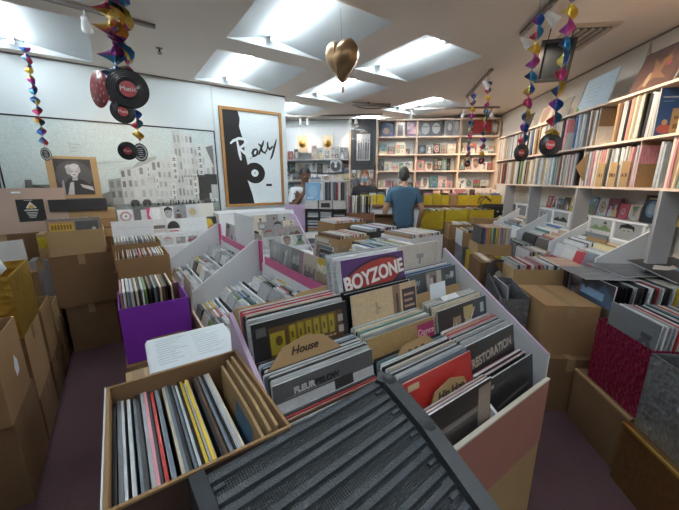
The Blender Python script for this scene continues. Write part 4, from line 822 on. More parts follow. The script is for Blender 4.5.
# CD tower with bagged covers on top
TWR = AR(4.25, -.62)[:2]
t = thing('cd_tower', 'black wire CD tower between the woman and the man', 'CD tower', (*TWR, 0), FACE_BACK)
b = MB()
for x in (-.27, -.09, .09, .27): b.box(x-.012, x+.012, 0, .16, .55, 1.19)
for k in range(7): b.box(-.27, .27, 0, .16, .56+.1*k, .572+.1*k)
b.build('frame', BLACK, t); b = MB(); b.box(-.28, .28, .0, .18, 0, .55); b.build('base', DARK, t)
b = MB(); b.box(-.28, .28, .15, .165, .55, 1.18); b.build('back_panel', BLACK, t)
ca, sa = math.cos(FACE_BACK), math.sin(FACE_BACK)
def LT(base, x, y, z=0, r=(ca, sa)): return (base[0]+r[0]*x-r[1]*y, base[1]+r[1]*x+r[0]*y, z)
for k in range(6):
    for j in range(3):
        for i in range(4):
            cn, c = pick({'white': 3, 'pale grey': 3, 'slate': 2, 'charcoal': 2})
            o = link('tower_case', ME_CD, LT(TWR, -.18+.18*j, .03, .573+.1*k+.019*i), (-PI/2, 0, FACE_BACK), c, (1.05, .016, 1));
            o.location.z += .012
            tag(o, f'{cn} CD case, {nth(i+1)} up on the {nth(k+1)} shelf of the black tower, {["left", "middle", "right"][j]} column', 'CD', 'CDs in the black tower')
zeb = M('zebra_print', (.5, .48, .46), .5, var=.75, scale=9, stretch=(12, 12, 5))
for j, x in enumerate((-.19, .0, .185)):
    b = MB(); b.box(-.085, .085, 0, .16, 0, .11, 0); b.box(-.06, .06, -.002, 0, .02, .08, 1) if j == 1 else None
    tag(b.build('storage_box', [zeb, DARK], None, LT(TWR, x, 0, 1.192), (0, 0, FACE_BACK)), f'zebra-patterned storage box on the black CD tower, {["left", "middle", "right"][j]} of three', 'box', 'zebra boxes on the CD tower')
sleeve('record_sleeve', 'big pale blue bagged cover facing out above the zebra boxes', 'record', .20, .235, .008, LT(TWR, -.17, .02, 1.303), FACE_BACK, 0, [('r', 0, 0, 1, 1, (.20, .38, .58)), ('e', .5, .5, .3, .35, (.3, .46, .62)), ('r', .1, .1, .5, .2, (.5, .6, .7))], (.2, .38, .58), (.55, .62, .68))
lp_run(20, LT(TWR, -.06, .12, 1.303), LT(TWR, .27, .12, 1.303), FACE_BACK-PI/2, 'sleeve, # from the left above the zebra boxes', 'sleeves above the zebra boxes', {'slate': 3, 'charcoal': 3, 'pale grey': 2, 'white': 2, 'brown': 1}, (.010, .016), 0, .01, name='spine_sleeve', me=plain_mesh(.22, 1, .232, TINT))
TW2 = AR(4.3, -.17)[:2]
t = thing('wooden_rack', 'brown wooden rack of bagged covers right of the black CD tower', 'rack', (*TW2, 0), FACE_BACK)
b = MB(); b.box(-.2, .2, .0, .2, 0, 1.13); b.build('body', LEDGE, t)
for k in range(3):
    b = MB(); b.box(-.17, .17, -.006, .0, .74+.12*k, .81+.12*k); b.build('drawer', M('drawer_dark', (.10, .07, .06), .5), t)
lp_run(15, LT(TW2, -.17, .12, 1.132), LT(TW2, .17, .12, 1.132), FACE_BACK-PI/2, 'sleeve, # from the left on the brown wooden rack', 'sleeves on the wooden rack', W_DARK, (.012, .02), 0, .02, name='spine_sleeve', me=plain_mesh(.22, 1, .225, TINT))
carton('open brown cardboard box right of the wooden rack', AR(4.25, .16, .82), FACE_BACK, .25, .28, .27, CARD2, True, [('f', 30, .1)], False)
carton('cardboard box under the open box right of the wooden rack', AR(4.25, .16, 0), FACE_BACK, .27, .28, .815, CARD2)
bn, E = rand_art(); sleeve('display_sleeve', 'lilac board standing below the woman beside the CD tower', 'board', .30, .5, .02, AR(4.35, -1.05, .74), FACE_BACK, 0, None, (.5, .36, .52), (.5, .38, .52))
carton('white cabinet under the lilac board beside the CD tower', AR(4.33, -1.05, 0), FACE_BACK, .36, .2, .735, WHITE, tape=False)
# row of record boxes along the right-hand edge of the aisle
def rbox(label, lrun, grp, a, n, z0, z1, w, d, k, W, mat=CARD, **kw): return crate_run(label, lrun, grp, AR(a, n+w/2, z0), FACE_BACK, w, d, z1-z0, k, W, mat, **kw)
def rcart(label, a, n, z0, z1, w, d, mat=CARD, **kw): return carton(label, AR(a, n+w/2, z0), FACE_BACK, w, d, z1-z0, mat, **kw)
rcart('closed taped cardboard box, upper of the two at the aisle corner', 2.12, 1.17, .405, .755, .345, .44)
rcart('dark cardboard box on the floor under the taped aisle corner box', 2.06, 1.19, 0, .40, .33, .46, CARD2)
rbox('cardboard box of records behind the taped aisle corner box', 'record, # from the left in the box behind the taped corner box', 'records behind the corner box', 2.62, 1.16, .57, .865, .385, .34, 16, {'pale grey': 4, 'white': 3, 'slate': 3, 'charcoal': 2, 'pink': .6}, CARD3, top=.03, span=(.05, .95), thick=(.008, .014))
rcart('dark carton under the record box behind the aisle corner', 2.60, 1.17, 0, .565, .37, .38, CARD2)
# silver foil box with a curved lip, and the open boxes beside it
t = thing('foil_box', 'silver foil box with a raised corner left of the taped aisle box', 'box', AR(2.30, 1.06, .42), FACE_BACK)
b = MB(); b.prism([(0, 0), (.34, 0), (.34, .37), (.30, .41), (.12, .35), (0, .30)], -.105, -.10, 'x'); b.prism([(0, 0), (.34, 0), (.34, .37), (0, .32)], .09, .095, 'x'); b.box(-.1, .09, 0, .005, 0, .30); b.box(-.1, .09, .335, .34, 0, .37); b.build('body', SILVF, t)
carton('cardboard box under the silver foil box', AR(2.30, 1.06, 0), FACE_BACK, .21, .36, .415, CARD2)
sleeve('record_sleeve', 'grey translucent sleeve standing in the silver foil box', 'record', .3, .33, .006, AR(2.50, 1.04, .47), FACE_BACK-PI/2, rad(4), [('r', 0, 0, 1, 1, (.22, .24, .26)), ('e', .6, .5, .2, .25, (.3, .32, .34))], (.22, .24, .26))
rbox('open brown box with a tilted black disc beside the silver foil box', 'sleeve, # from the left beside the tilted black disc', 'sleeves beside the black disc', 2.84, .97, .53, .86, .20, .34, 5, W_WARM, CARD2, top=.015, span=(.1, .6), thick=(.01, .02), base_z=.03)
rcart('cardboard box under the open box with the black disc', 2.84, .97, 0, .525, .2, .34, CARD2)
b = MB(); b.lathe([(0, .002), (.148, .002), (.15, 0), (.148, -.002), (0, -.002)], 40, 0); b.lathe([(0, .003), (.05, .003)], 24, 1); tag(b.build('vinyl_disc', [BLACK, M('disc_label', (.5, .47, .42), .5)], None, AR(2.83, 1.135, .74), (rad(78), 0, FACE_BACK+rad(20))), 'black vinyl disc tilted against the open box by the aisle', 'record')
rbox('low cardboard box of records standing on the gold foil box', 'record, # from the left in the low box on the gold foil box', 'records on the gold foil box', 3.62, 1.19, .742, .872, .36, .34, 12, W_LIGHT, CARD3, top=.05, span=(.05, .95), thick=(.012, .02), base_z=.0)
rcart('gold foil wrapped box under the low record box by the aisle', 3.60, 1.17, .395, .738, .38, .38, YELF, tape=False)
rcart('brown carton under the gold foil wrapped box', 3.60, 1.18, 0, .39, .36, .36, CARD2)
rbox('cardboard record box with a white side, third along the aisle', 'record, # from the left in the white-sided aisle box', 'records in the white-sided box', 4.25, 1.20, .72, .90, .34, .34, 9, W_LIGHT, CARD3, top=.03, span=(.05, .95), thick=(.015, .025), mass=True)
b = MB(); b.box(-.005, 0, 0, .34, 0, .2); tag(b.build('white_board', WHITE, None, AR(4.25, 1.19, .72), (0, 0, FACE_BACK)), 'white board at the left side of the third aisle record box', 'board')
rcart('silver foil box under the white-sided record box', 4.22, 1.19, .36, .715, .36, .36, SILVF, tape=False)
rcart('brown carton under the silver foil box at the far aisle', 4.22, 1.2, 0, .355, .34, .34, CARD2)
rbox('brown cardboard record box, farthest along the aisle', 'record, # from the left in the farthest aisle box', 'records in the farthest aisle box', 4.80, 1.14, .72, .93, .36, .34, 8, W_LIGHT, CARD, top=.02, span=(.3, .95), thick=(.015, .025), mass=True)
rcart('stacked brown carton under the farthest aisle record box', 4.78, 1.13, .36, .715, .38, .36, CARD2)
rcart('brown carton on the floor under the farthest aisle boxes', 4.78, 1.13, 0, .355, .38, .36, CARD2)
# small box with a white bag by the bin corner
carton('small open cardboard box with white bag beside the foreground bin', (1.36, .52, 0), rad(-8), .16, .3, .80, CARD2, True, [], False)
b = MB()
for k in range(5): b.lathe([(0, .06), (.035, .05), (.06, .01), (.055, -.03)], 9, T=Matrix.Translation((1.34+.02*(k % 2), .58+.05*k, .80)) @ Matrix.Rotation(.5*k, 4, 'Z'))
b.tube([(1.40+.0*a, .62+.05*math.cos(a*PI/8), .82+.06*math.sin(a*PI/8)) for a in range(9)], .004, 6)
tag(b.build('plastic_bag', PAPER), 'white plastic bag in the small box beside the foreground bin', 'bag')

# ================================================================== RIGHT-HAND AISLE SIDE
FR = 1.35
def fbox(label, a0, a1, n0, z0, z1, mat, dep=.36, **kw):     # front faces the aisle
    return carton(label, AR((a0+a1)/2, n0, z0), FACE_AISLE, a1-a0, dep, z1-z0, mat, **kw)
fbox('dark bronze foil box with a bright gold rim on the floor at the right edge', .93, 1.555, FR-.025, 0, .345, BRONZEF, band=GOLDF, tape=False)
fbox('dark brown cardboard box with pale rim on the floor under the red foil box', 1.56, 2.02, FR+.01, 0, .36, CARD2, band=CARD3, tape=False)
def frun(lc, lr, grp, a0, a1, n0, z0, z1, mat, n, W, dep=.36, top=.11, **kw):
    fbox(lc, a0, a1, n0, z0, z1, mat, dep, open_top=True, tape=False, **kw)
    am = (a0+a1)/2; zb = z1+top-LP
    p0, p1 = AR(am, n0+.03, zb), AR(am, n0+dep-.03, zb)
    lp_run(n, p0, p1, FACE_AISLE, lr, grp, W, (.005, .009), rad(-4), .02)
frun('crimson foil covered box of records facing the right aisle', 'record, # from the aisle in the crimson foil box', 'records in the crimson foil box', 1.555, 1.94, FR+.033, .365, .755, REDF, 16, {'pale grey': 3, 'white': 2, 'charcoal': 2, 'red': .8, 'black': 2}, inner=CARD2)
sleeve('record_sleeve', 'grey sleeve with a dark ornate emblem at the front of the crimson box', 'record', .33, .33, .008, AR(1.745, FR+.053, .545), FACE_AISLE, rad(-4), [('r', 0, 0, 1, 1, (.15, .16, .17)), ('e', .80, .55, .12, .18, (.07, .075, .08)), ('r', .70, .7, .9, .78, (.05, .055, .06)), ('p', [(.72, .3), (.8, .5), (.9, .3), (.8, .36)], (.05, .055, .06)), ('e', .80, .56, .05, .08, (.2, .21, .22))], (.15, .16, .17), (.5, .52, .53))
frun('silver crinkled foil box of records at the right edge', 'record, # from the aisle in the silver crinkled foil box', 'records in the silver crinkled box', .97, 1.535, FR+.012, .35, .755, SILVF, 9, W_DARK, dep=.34, top=.09, inner=CARD2)
frun('cardboard record box behind the crimson foil box', 'record, # from the aisle behind the crimson foil box', 'records behind the crimson box', 1.50, 1.90, FR+.40, .40, .76, CARD, 14, W_WARM, top=.12)
fbox('closed cardboard box on the floor behind the bronze foil box', .95, 1.9, FR+.40, 0, .395, CARD2, dep=.32)
frun('cardboard box of dark-edged records right of the taped aisle box', 'record, # from the aisle right of the taped aisle box', 'records right of the taped box', 2.05, 2.45, FR+.20, .45, .80, CARD2, 20, {'charcoal': 3, 'black': 3, 'pale grey': 2.5, 'white': 1.5, 'cream': 1, 'yellow': .5}, dep=.52, top=.10)
fbox('closed box under the dark-edged records right of the taped box', 2.05, 2.5, FR+.22, 0, .445, CARD2)
sleeve('record_sleeve', 'blue and brown photo sleeve standing right of the taped aisle box', 'record', .33, .33, .008, AR(2.24, FR+.185, .58), FACE_AISLE, rad(-3), [('r', 0, 0, 1, 1, (.12, .09, .07)), ('r', 0, .52, 1, 1, (.05, .10, .18)), ('r', .05, .60, .75, .76, (.16, .30, .48)), ('p', [(0, .9), (.2, .7), (.35, .95), (.5, .75), (.7, .96), (1, .7), (1, 1), (0, 1)], (.04, .05, .07)), ('e', .3, .3, .14, .16, (.25, .17, .12)), ('e', .65, .28, .16, .18, (.2, .14, .1)), ('r', .1, .08, .9, .12, (.4, .34, .28))], (.1, .1, .11))
# display table along the right wall
t = thing('record_table', 'long table under the right wall shelves carrying rows of records', 'table', AR(2.5, 0, 0), RW)
b = MB(); b.box(0, 2.75, -RIGHT_N+.02, -1.58, .52, .56); b.build('top', WHITE, t); b = MB(); b.box(.02, 2.73, -RIGHT_N+.02, -1.62, 0, .52); b.build('cabinet', DARK, t)
t = thing('record_table', 'short table in the right corner beside the crimson foil box', 'table', AR(1.4, 0, 0), RW)
b = MB(); b.box(0, 1.08, -RIGHT_N+.02, -2.09, .50, .54); b.build('top', WHITE, t); b = MB(); b.box(.02, 1.06, -RIGHT_N+.02, -2.11, 0, .5); b.build('cabinet', DARK, t)
# sloping white trays against the wall: dividers, ledge, display boxes
for k, a in enumerate((2.62, 3.30, 4.05, 4.80)):
    b = MB(); b.prism([(1.76, .58), (1.76, .97), (2.12, 1.20), (2.27, 1.25), (2.27, .58)], -.008, .008, 'y')
    tag(b.build('tray_divider', WHITE, None, AR(a, 0), (0, 0, FACE_BACK)), f'sloping white divider, {nth(k+1)} along the right wall trays', 'divider', 'white dividers along the right wall')
t = thing('tray_unit', 'white sloping record tray with framed ledge under the right wall shelves', 'tray', AR(2.62, 0, 0), RW)
b = MB(); b.prism([(-1.77, .565), (-1.77, .66), (-2.09, .80), (-2.10, 1.06), (-2.26, 1.06), (-2.26, .565)], 0, 2.6, 'x'); b.build('slope', WHITE, t)
b = MB(); b.box(0, 2.6, -2.27, -2.10, 1.06, 1.235); b.build('ledge', WHITE, t)
for k in range(8):
    b = MB(); b.box(.02+.32*k, .05+.32*k, -2.10, -2.088, 1.06, 1.235); b.build('mullion', WHITE, t)
b = MB(); b.box(0, 2.6, -2.10, -2.086, 1.06, 1.075); b.build('rail', WHITE, t); b = MB(); b.box(0, 2.6, -2.10, -2.086, 1.225, 1.24); b.build('rail', WHITE, t)
for k in range(8):
    E = rand_art()[1]; c = R.choice([(.2, .23, .26), (.32, .35, .38), (.14, .16, .19)])
    sleeve('display_sleeve', f'slate picture in the white ledge, {nth(k+1)} from the near end of the right wall', 'picture', .27, .145, .004, AR(2.81+.32*k, 2.092, 1.078), FACE_AISLE, 0, [('r', 0, 0, 1, 1, c)]+E[1:5], c, (.6, .6, .6), 'pictures in the right wall ledge')
BXC = [('yellow and pink', (.5, .36, .1)), ('black with a blue oval', (.02, .022, .03)), ('cream and black', (.5, .42, .34)), ('crimson and white', (.42, .05, .09)), ('dark plum', (.16, .05, .08)), ('pale grey', (.42, .46, .46)), ('slate blue', (.16, .24, .30)), ('grey', (.3, .33, .34)),
       ('blue', (.10, .22, .34)), ('bright yellow', (.66, .46, .03)), ('tan', (.42, .28, .14)), ('yellow', (.62, .45, .06)), ('dark', (.06, .06, .06)), ('slate', (.14, .17, .2)), ('white', (.6, .6, .6)), ('red', (.5, .06, .06))]
aa = 2.50
for k, (nm, c) in enumerate(BXC):
    w = (.15, .19, .12, .12, .14, .13, .11, .10, .12, .10, .1, .1, .12, .12, .12, .12)[k]; h = (.19, .215, .13, .13, .17, .16, .15, .13, .17, .16, .13, .16, .14, .12, .13, .14)[k]
    if k in (8,): aa = 3.38
    E = rand_art()[1]; ents = [('r', 0, 0, 1, 1, c)] + ([('e', .5, .5, .32, .3, (.12, .22, .34)), ('e', .5, .5, .2, .2, (.3, .38, .42)), ('r', .2, .85, .8, .9, (.5, .42, .2))] if k == 1 else E[1:6])
    sleeve('display_box', f'{nm} boxed set, {nth(k+1)} from the near end of the right ledge', 'boxed set', w-.012, h, .035, AR(aa+w/2, 2.19, 1.238), FACE_AISLE+R.uniform(-.12, .12), rad(-6), ents, c, tuple(min(.8, x*1.2+.05) for x in c), 'boxed sets on the right ledge'); aa += w
# tabs and boxes lying in the sloping trays
for k, (a, n, c, nm, w) in enumerate(((2.78, 1.92, (.70, .62, .36), 'pale yellow card', .30), (3.02, 1.98, (.30, .19, .09), 'brown cardboard tab', .26), (2.82, 1.76, (.50, .06, .08), 'red-edged sleeve', .30), (3.05, 1.78, (.68, .68, .66), 'white half-round card', .18), (2.74, 1.66, (.30, .42, .48), 'pale blue sleeve', .2), (3.45, 1.9, (.5, .3, .28), 'pink sleeve', .28), (3.7, 1.95, (.62, .6, .58), 'white sleeve', .28), (4.2, 1.9, (.5, .44, .4), 'cream sleeve', .3), (3.5, 1.72, (.12, .10, .1), 'dark sleeve', .3))):
    zz = .86+(max(n, 1.8)-1.77)*.48; n = max(n, 1.80)
    sleeve('tray_sleeve', f'{nm}, {nth(k+1)} loose card in the white trays below the right ledge', 'record', w, .13, .012, AR(a, n, zz-.02), FACE_AISLE, rad(-14), [('r', .04, .1, .96, .9, tuple(min(.8, x*1.1) for x in c))], c, c, 'sleeves in the right wall trays')
for a0, W in ((2.64, W_WARM), (2.97, W_LIGHT), (3.32, W_WARM), (3.68, W_LIGHT), (4.08, W_WARM), (4.44, W_LIGHT), (4.82, W_WARM)):
    for k in range(5):
        n = 1.785+.062*k; zb = .672+.027*k+R.uniform(-.01, .01)
        for i in range(5):
            cn, c = pick(W); hh = .305+R.uniform(-.02, .012)
            REST.box(0, .30, -.0045, .0045, 0, hh, 0, c, T=Matrix.Translation(AR(a0+.315, n+.011*i, zb)) @ Matrix.Rotation(FACE_AISLE+R.uniform(-.01, .01), 4, 'Z') @ Matrix.Rotation(rad(-8), 4, 'X'))
def far_row(a, n0, n1, z, W, dn=.011, ln=.30):
    """a far tray of tightly packed sleeves, seen end-on"""
    n = n0
    while n < n1:
        th = R.uniform(.004, .012); cn, c = pick(W); h = .30+R.uniform(0, .012); dx = R.uniform(-.008, .008)
        T = Matrix.Translation(AR(a+dx, n, z)) @ Matrix.Rotation(FACE_BACK, 4, 'Z'); REST.box(0, th*.85, 0, ln, 0, h, 0, c, T=T); n += th
for a, n0, n1, z, W in ((2.86, 1.57, 1.76, .565, W_MIX), (3.25, 1.56, 1.76, .57, W_LIGHT), (3.62, 1.57, 1.76, .575, W_DARK), (3.98, 1.56, 1.76, .58, W_LIGHT), (4.35, 1.56, 1.76, .585, W_WARM), (4.72, 1.52, 1.76, .59, W_LIGHT), (4.93, 1.5, 1.76, .60, W_WARM)): far_row(a, n0, n1, z, W)
for k, (a, n, z, rz, c, nm, tl) in enumerate(((2.22, 1.62, .915, 0, (.17, .18, .20), 'large grey sleeve lying flat over the dark-edged records', 0), (2.30, 1.90, .922, .12, (.13, .14, .155), 'dark grey sleeve lying flat beside the large grey one', .03), (2.66, 1.55, .885, -.1, (.60, .36, .24), 'orange and pink sleeve lying flat behind the grey ones', 0))):
    E = [('r', .02, .02, .98, .98, c), ('p', [(.1, .3), (.5, .42), (.9, .3), (.9, .36), (.5, .5), (.1, .38)], tuple(x*1.35 for x in c)), ('r', .3, .7, .8, .74, tuple(min(.8, x*1.7) for x in c))]
    flat(nm, *AR(a, n)[:2], z, FACE_BACK+rz, c, .335, (tl, 0), .006, E)
flat('black sleeve with a blue patch and pale figure lying tilted at the right edge', *AR(2.14, 2.10)[:2], .945, FACE_BACK+.15, (.035, .035, .04), .36, (.17, -.05), .006, [('r', .02, .02, .98, .98, (.04, .04, .045)), ('r', .45, .1, .98, .5, (.10, .23, .36)), ('p', [(.1, .55), (.3, .72), (.5, .6), (.62, .66), (.55, .5), (.3, .46)], (.55, .52, .5))])

# ---- two long wall shelves of spines on the right wall
SH = 1.96
t = thing('record_shelf', 'long white two-tier wall shelf of record spines on the right wall', 'shelf', AR(1.2, 0, 0), RW)
SL = 4.35
for nm, z in (('shelf_board', 1.515), ('shelf_board', 1.872), ('top_board', 2.215)):
    b = MB(); b.box(0, SL, -RIGHT_N+.001, -SH, z-.018, z); b.build(nm, PINEP, t)
for x in (0, 1.22, 2.14, 3.06, SL-.02):
    b = MB(); b.box(x, x+.018, -RIGHT_N+.001, -SH-.02, 1.515, 2.197); b.build('upright', PINEP, t)
for k, a in enumerate((1.47, 2.41, 3.33, 4.25, 5.0)):
    b = MB(); b.box(-.014, .014, -2.08, -1.95, .86 if a > 2.5 else .80, 1.497); tag(b.build('shelf_post', GREYP, None, AR(a, 0), (0, 0, RW)), f'grey upright post, {nth(k)} from the near end under the right wall shelf' if k else 'grey upright post nearest the camera under the right wall shelf', 'post')
cnt = 0
for lv, z, sn in ((0, 1.516, 'lower'), (1, 1.873, 'upper')):
    a = 2.20; i = 0
    gaps = {0: [(2.53, 2.69)], 1: [(2.44, 2.615), (3.0, 3.215), (3.52, 3.70)]}[lv]
    while a < 5.45:
        hit = next((g for g in gaps if g[0] <= a < g[1]), None)
        if hit: a = hit[1]; continue
        if any(abs(a-1.2-u-.009) < .024 for u in (1.22, 2.14, 3.06)): a += .03; continue
        th = R.uniform(.011, .027)+(.006 if a > 3.6 else 0); cn, c = pick(W_WARM); h = R.uniform(.93, 1.0); i += 1
        o = link('shelved_record', ME_SHELF, AR(a+th/2, SH+.165+R.uniform(-.012, .012), z), (R.uniform(-.02, .05), 0, FACE_BACK+R.uniform(-.01, .01)), c, (.98, th*.94, h))
        o.rotation_euler = (R.uniform(-.01, .06), 0, RW-PI/2)
        tag(o, f'{cn} spine, {nth(i)} from the near end of the {sn} right wall shelf', 'record', f'spines on the {sn} right wall shelf'); a += th
def shelf_face(label, a, z, w, h, ents, base, rz=0, tilt=-.03, n=SH+.03, name='record_sleeve'):
    return sleeve(name, label, 'record', w, h, .01, AR(a, n, z), FACE_AISLE+rz, tilt, ents, base, (.6, .58, .55))
def shelf_end(label, a, z, ents, base, name='record_sleeve', cat='record', h=.312):
    return sleeve(name, label, cat, .31, h, .008, AR(a, SH+.165, z), FACE_BACK, -.02, ents, base, (.6, .58, .55))
shelf_end('deep blue cover showing its face after a gap on the upper right shelf', 2.605, 1.874, [('r', 0, 0, 1, 1, (.03, .09, .24)), ('r', .06, .80, .42, .83, (.4, .45, .5)), ('r', .08, .72, .3, .74, (.2, .28, .4)), ('e', .18, .15, .14, .10, (.45, .10, .08)), ('e', .18, .29, .06, .06, (.5, .33, .2)), ('r', .30, .02, .56, .58, (.46, .32, .16)), ('r', .36, .15, .46, .25, (.2, .12, .06)), ('r', .36, .35, .46, .42, (.2, .12, .06))], (.03, .09, .24))
shelf_end('blank cream cover showing its face after a gap on the upper right shelf', 3.208, 1.874, [], (.64, .60, .55))
shelf_end('blank white cover showing its face on the upper right shelf, near the garlands', 3.692, 1.874, [], (.60, .62, .64))
shelf_end('plain brown cardboard divider showing its face on the lower right shelf', 2.682, 1.517, [], (.34, .21, .10), 'cardboard_divider', 'divider card', .33)
for k, (a, w, ttl) in enumerate(((2.78, .085, 'A B'), (2.91, .085, 'TSO'), (3.05, .075, 'R I'))):
    t2 = thing('divider_card', f'brown index card, {nth(k+1)} of three along the lower right shelf', 'divider card', AR(a, SH-.0, 1.517), FACE_AISLE)
    b = MB(); b.prism([(-w/2, 0), (w/2, 0), (w/2, .19), (-w/2, .20)], -.002, .002, 'y'); b.build('card', KRAFT, t2)
    text_part('lettering', ttl, .036, t2, (0, -.003, .09), M('marker_ink'), bold=.001)
t2 = thing('divider_card', 'brown pointed divider card sticking out of the lower right shelf', 'divider card', AR(3.28, SH-.02, 1.517), FACE_BACK+rad(10))
b = MB(); b.prism([(-.07, .17), (.03, .04), (.10, .08), (.10, .29), (.04, .31)], -.002, .002, 'y'); b.build('card', KRAFT, t2)
TOPZ = 2.216
shelf_face('dark reddish artwork board leaning on top of the right wall shelf', 2.82, TOPZ, .40, .32, [('r', 0, 0, 1, 1, (.10, .06, .06)), ('r', .02, .04, .9, .96, (.13, .075, .07)), ('p', [(.2, .1), (.4, .5), (.3, .8), (.5, .6), (.7, .9), (.6, .4), (.8, .2), (.5, .3)], (.26, .15, .10)), ('e', .36, .3, .05, .16, (.42, .3, .2)), ('e', .62, .66, .1, .07, (.3, .16, .06)), ('e', .7, .55, .05, .05, (.4, .08, .14))], (.1, .06, .06), 0, -.32, SH+.07, 'artwork_board')
t2 = thing('sign_board', 'pale blue handwritten notice board on top of the right wall shelf', 'notice', AR(3.44, SH+.06, TOPZ), FACE_AISLE, rx=-.22)
b = MB(); b.box(-.23, .21, -.006, .006, 0, .30, 0, (.52, .64, .72)); draw(b, [('r', .15+.02*k, .75-.12*k, .7-.04*k, .765-.12*k, (.34, .42, .5)) for k in range(5)] + [('p', [(0, 0), (.0, .22), (.1, .12), (.13, 0)], (.16, .36, .12)), ('p', [(0, 1), (0, .2), (.05, .4), (.06, 1)], (.16, .2, .2))], .44, .30, -.006, x0=-.23); b.build('board', PR, t2)
t2 = thing('tote_bag', 'white tote bag hanging by its strap on the right wall', 'bag', AR(3.20, RIGHT_N-.04, 2.2), FACE_AISLE)
b = MB(); b.prism([(-.07, 0), (.07, 0), (.06, .2), (.0, .22), (-.06, .2)], -.02, .02, 'y'); b.build('bag', M('canvas', (.6, .56, .5), .8, var=.1, bump=.2), t2)
b = MB(); b.tube([(-.055, 0, .19), (-.02, 0, .36), (0, 0, .47), (.02, 0, .36), (.055, 0, .19)], .007, 6); b.build('strap', M('canvas_strap', (.45, .38, .3), .8), t2)
for k, (a, w, c) in enumerate(((4.0, .26, (.60, .52, .42)), (4.35, .3, (.5, .4, .3)), (4.8, .22, (.62, .55, .48)))):
    bn, E = rand_art(); shelf_face(f'warm-lit cover leaning on top of the right shelf, {nth(k+1)} beyond the notice board', a, TOPZ, w, .22, E[:3] if k else [('r', .2, .3, .8, .6, (.66, .58, .5))], c, 0, -.25, SH+.08, 'display_sleeve')

# ================================================================== BACK OF THE SHOP
def BK(a, n, z=0): return AR(a, n, z)
t = thing('shop_counter', 'long white shop counter with a brown ledge across the back', 'counter', BK(5.75, 0), FACE_BACK)
b = MB(); b.box(-.30, 2.26, .02, .27, 0, 1.10); b.build('body', WHITE, t)
b = MB(); b.box(-.34, 2.28, -.03, .28, 1.10, 1.145); b.build('ledge', LEDGE, t)
k = 0; x = -.22
for w, c in ((.15, 0), (.15, 0), (.14, 0), (.0, 0), (.16, 1), (.14, 1), (.14, 1), (.14, 2), (.19, 3), (.19, 3), (.20, 3), (.16, 3)):
    if w == 0: x = .90; continue
    k += 1
    tt = carton(f'yellow foil box of discs, {nth(k)} from the left along the back counter', BK(5.80, x+w/2, 1.146), FACE_BACK, w-.01, .2, .17, YELF if c != 2 else CARD, True, tape=False, group=None)
    for i in range(4):
        cn, c2 = pick(W_MIX); o = link('boxed_disc', ME_CD, BK(5.86+.03*i, x+w/2, 1.20), (rad(-6), 0, FACE_BACK), c2, ((w-.03)/.142, .012, 1.15)); tag(o, f'{cn} disc sleeve, {nth(i+1)} from the front in the {nth(k)} yellow counter box', 'CD', 'discs in the yellow counter boxes')
    x += w
def ybox(lb, a, n0, n1, z0, z1, mat=YELF, k=5, nm=''):
    crate_run(lb, f'sleeve, # from the left in the {nm}', f'sleeves in the {nm}', BK(a, (n0+n1)/2, z0), FACE_BACK, n1-n0, .34, z1-z0, k, W_LIGHT, mat, top=.02, span=(.06, .94), thick=(.02, .035), mass=True)
ybox('yellow foil crate, left of the three in front of the back counter', 5.2, .80, 1.14, .80, 1.095, nm='left yellow crate')
ybox('yellow foil crate, middle of the three in front of the back counter', 5.18, 1.16, 1.50, .82, 1.11, nm='middle yellow crate')
ybox('yellow foil crate, right of the three in front of the back counter', 5.16, 1.52, 1.88, .88, 1.12, nm='right yellow crate')
rcart('brown carton before the right yellow foil crate', 4.98, 1.54, .80, 1.0, .34, .17, CARD, tape=False)
for k, n in enumerate((.80, 1.16, 1.52)):
    rcart(f'carton, {nth(k+1)} from the left under the three yellow foil crates', 5.0 if k == 2 else 5.2, n, .40, .795, .34, .44 if k == 2 else .34, (SILVF, YELF, CARD)[k], tape=False); rcart(f'floor carton, {nth(k+1)} from the left below the yellow foil crates', 5.0 if k == 2 else 5.2, n, 0, .395, .34, .44 if k == 2 else .34, CARD2)
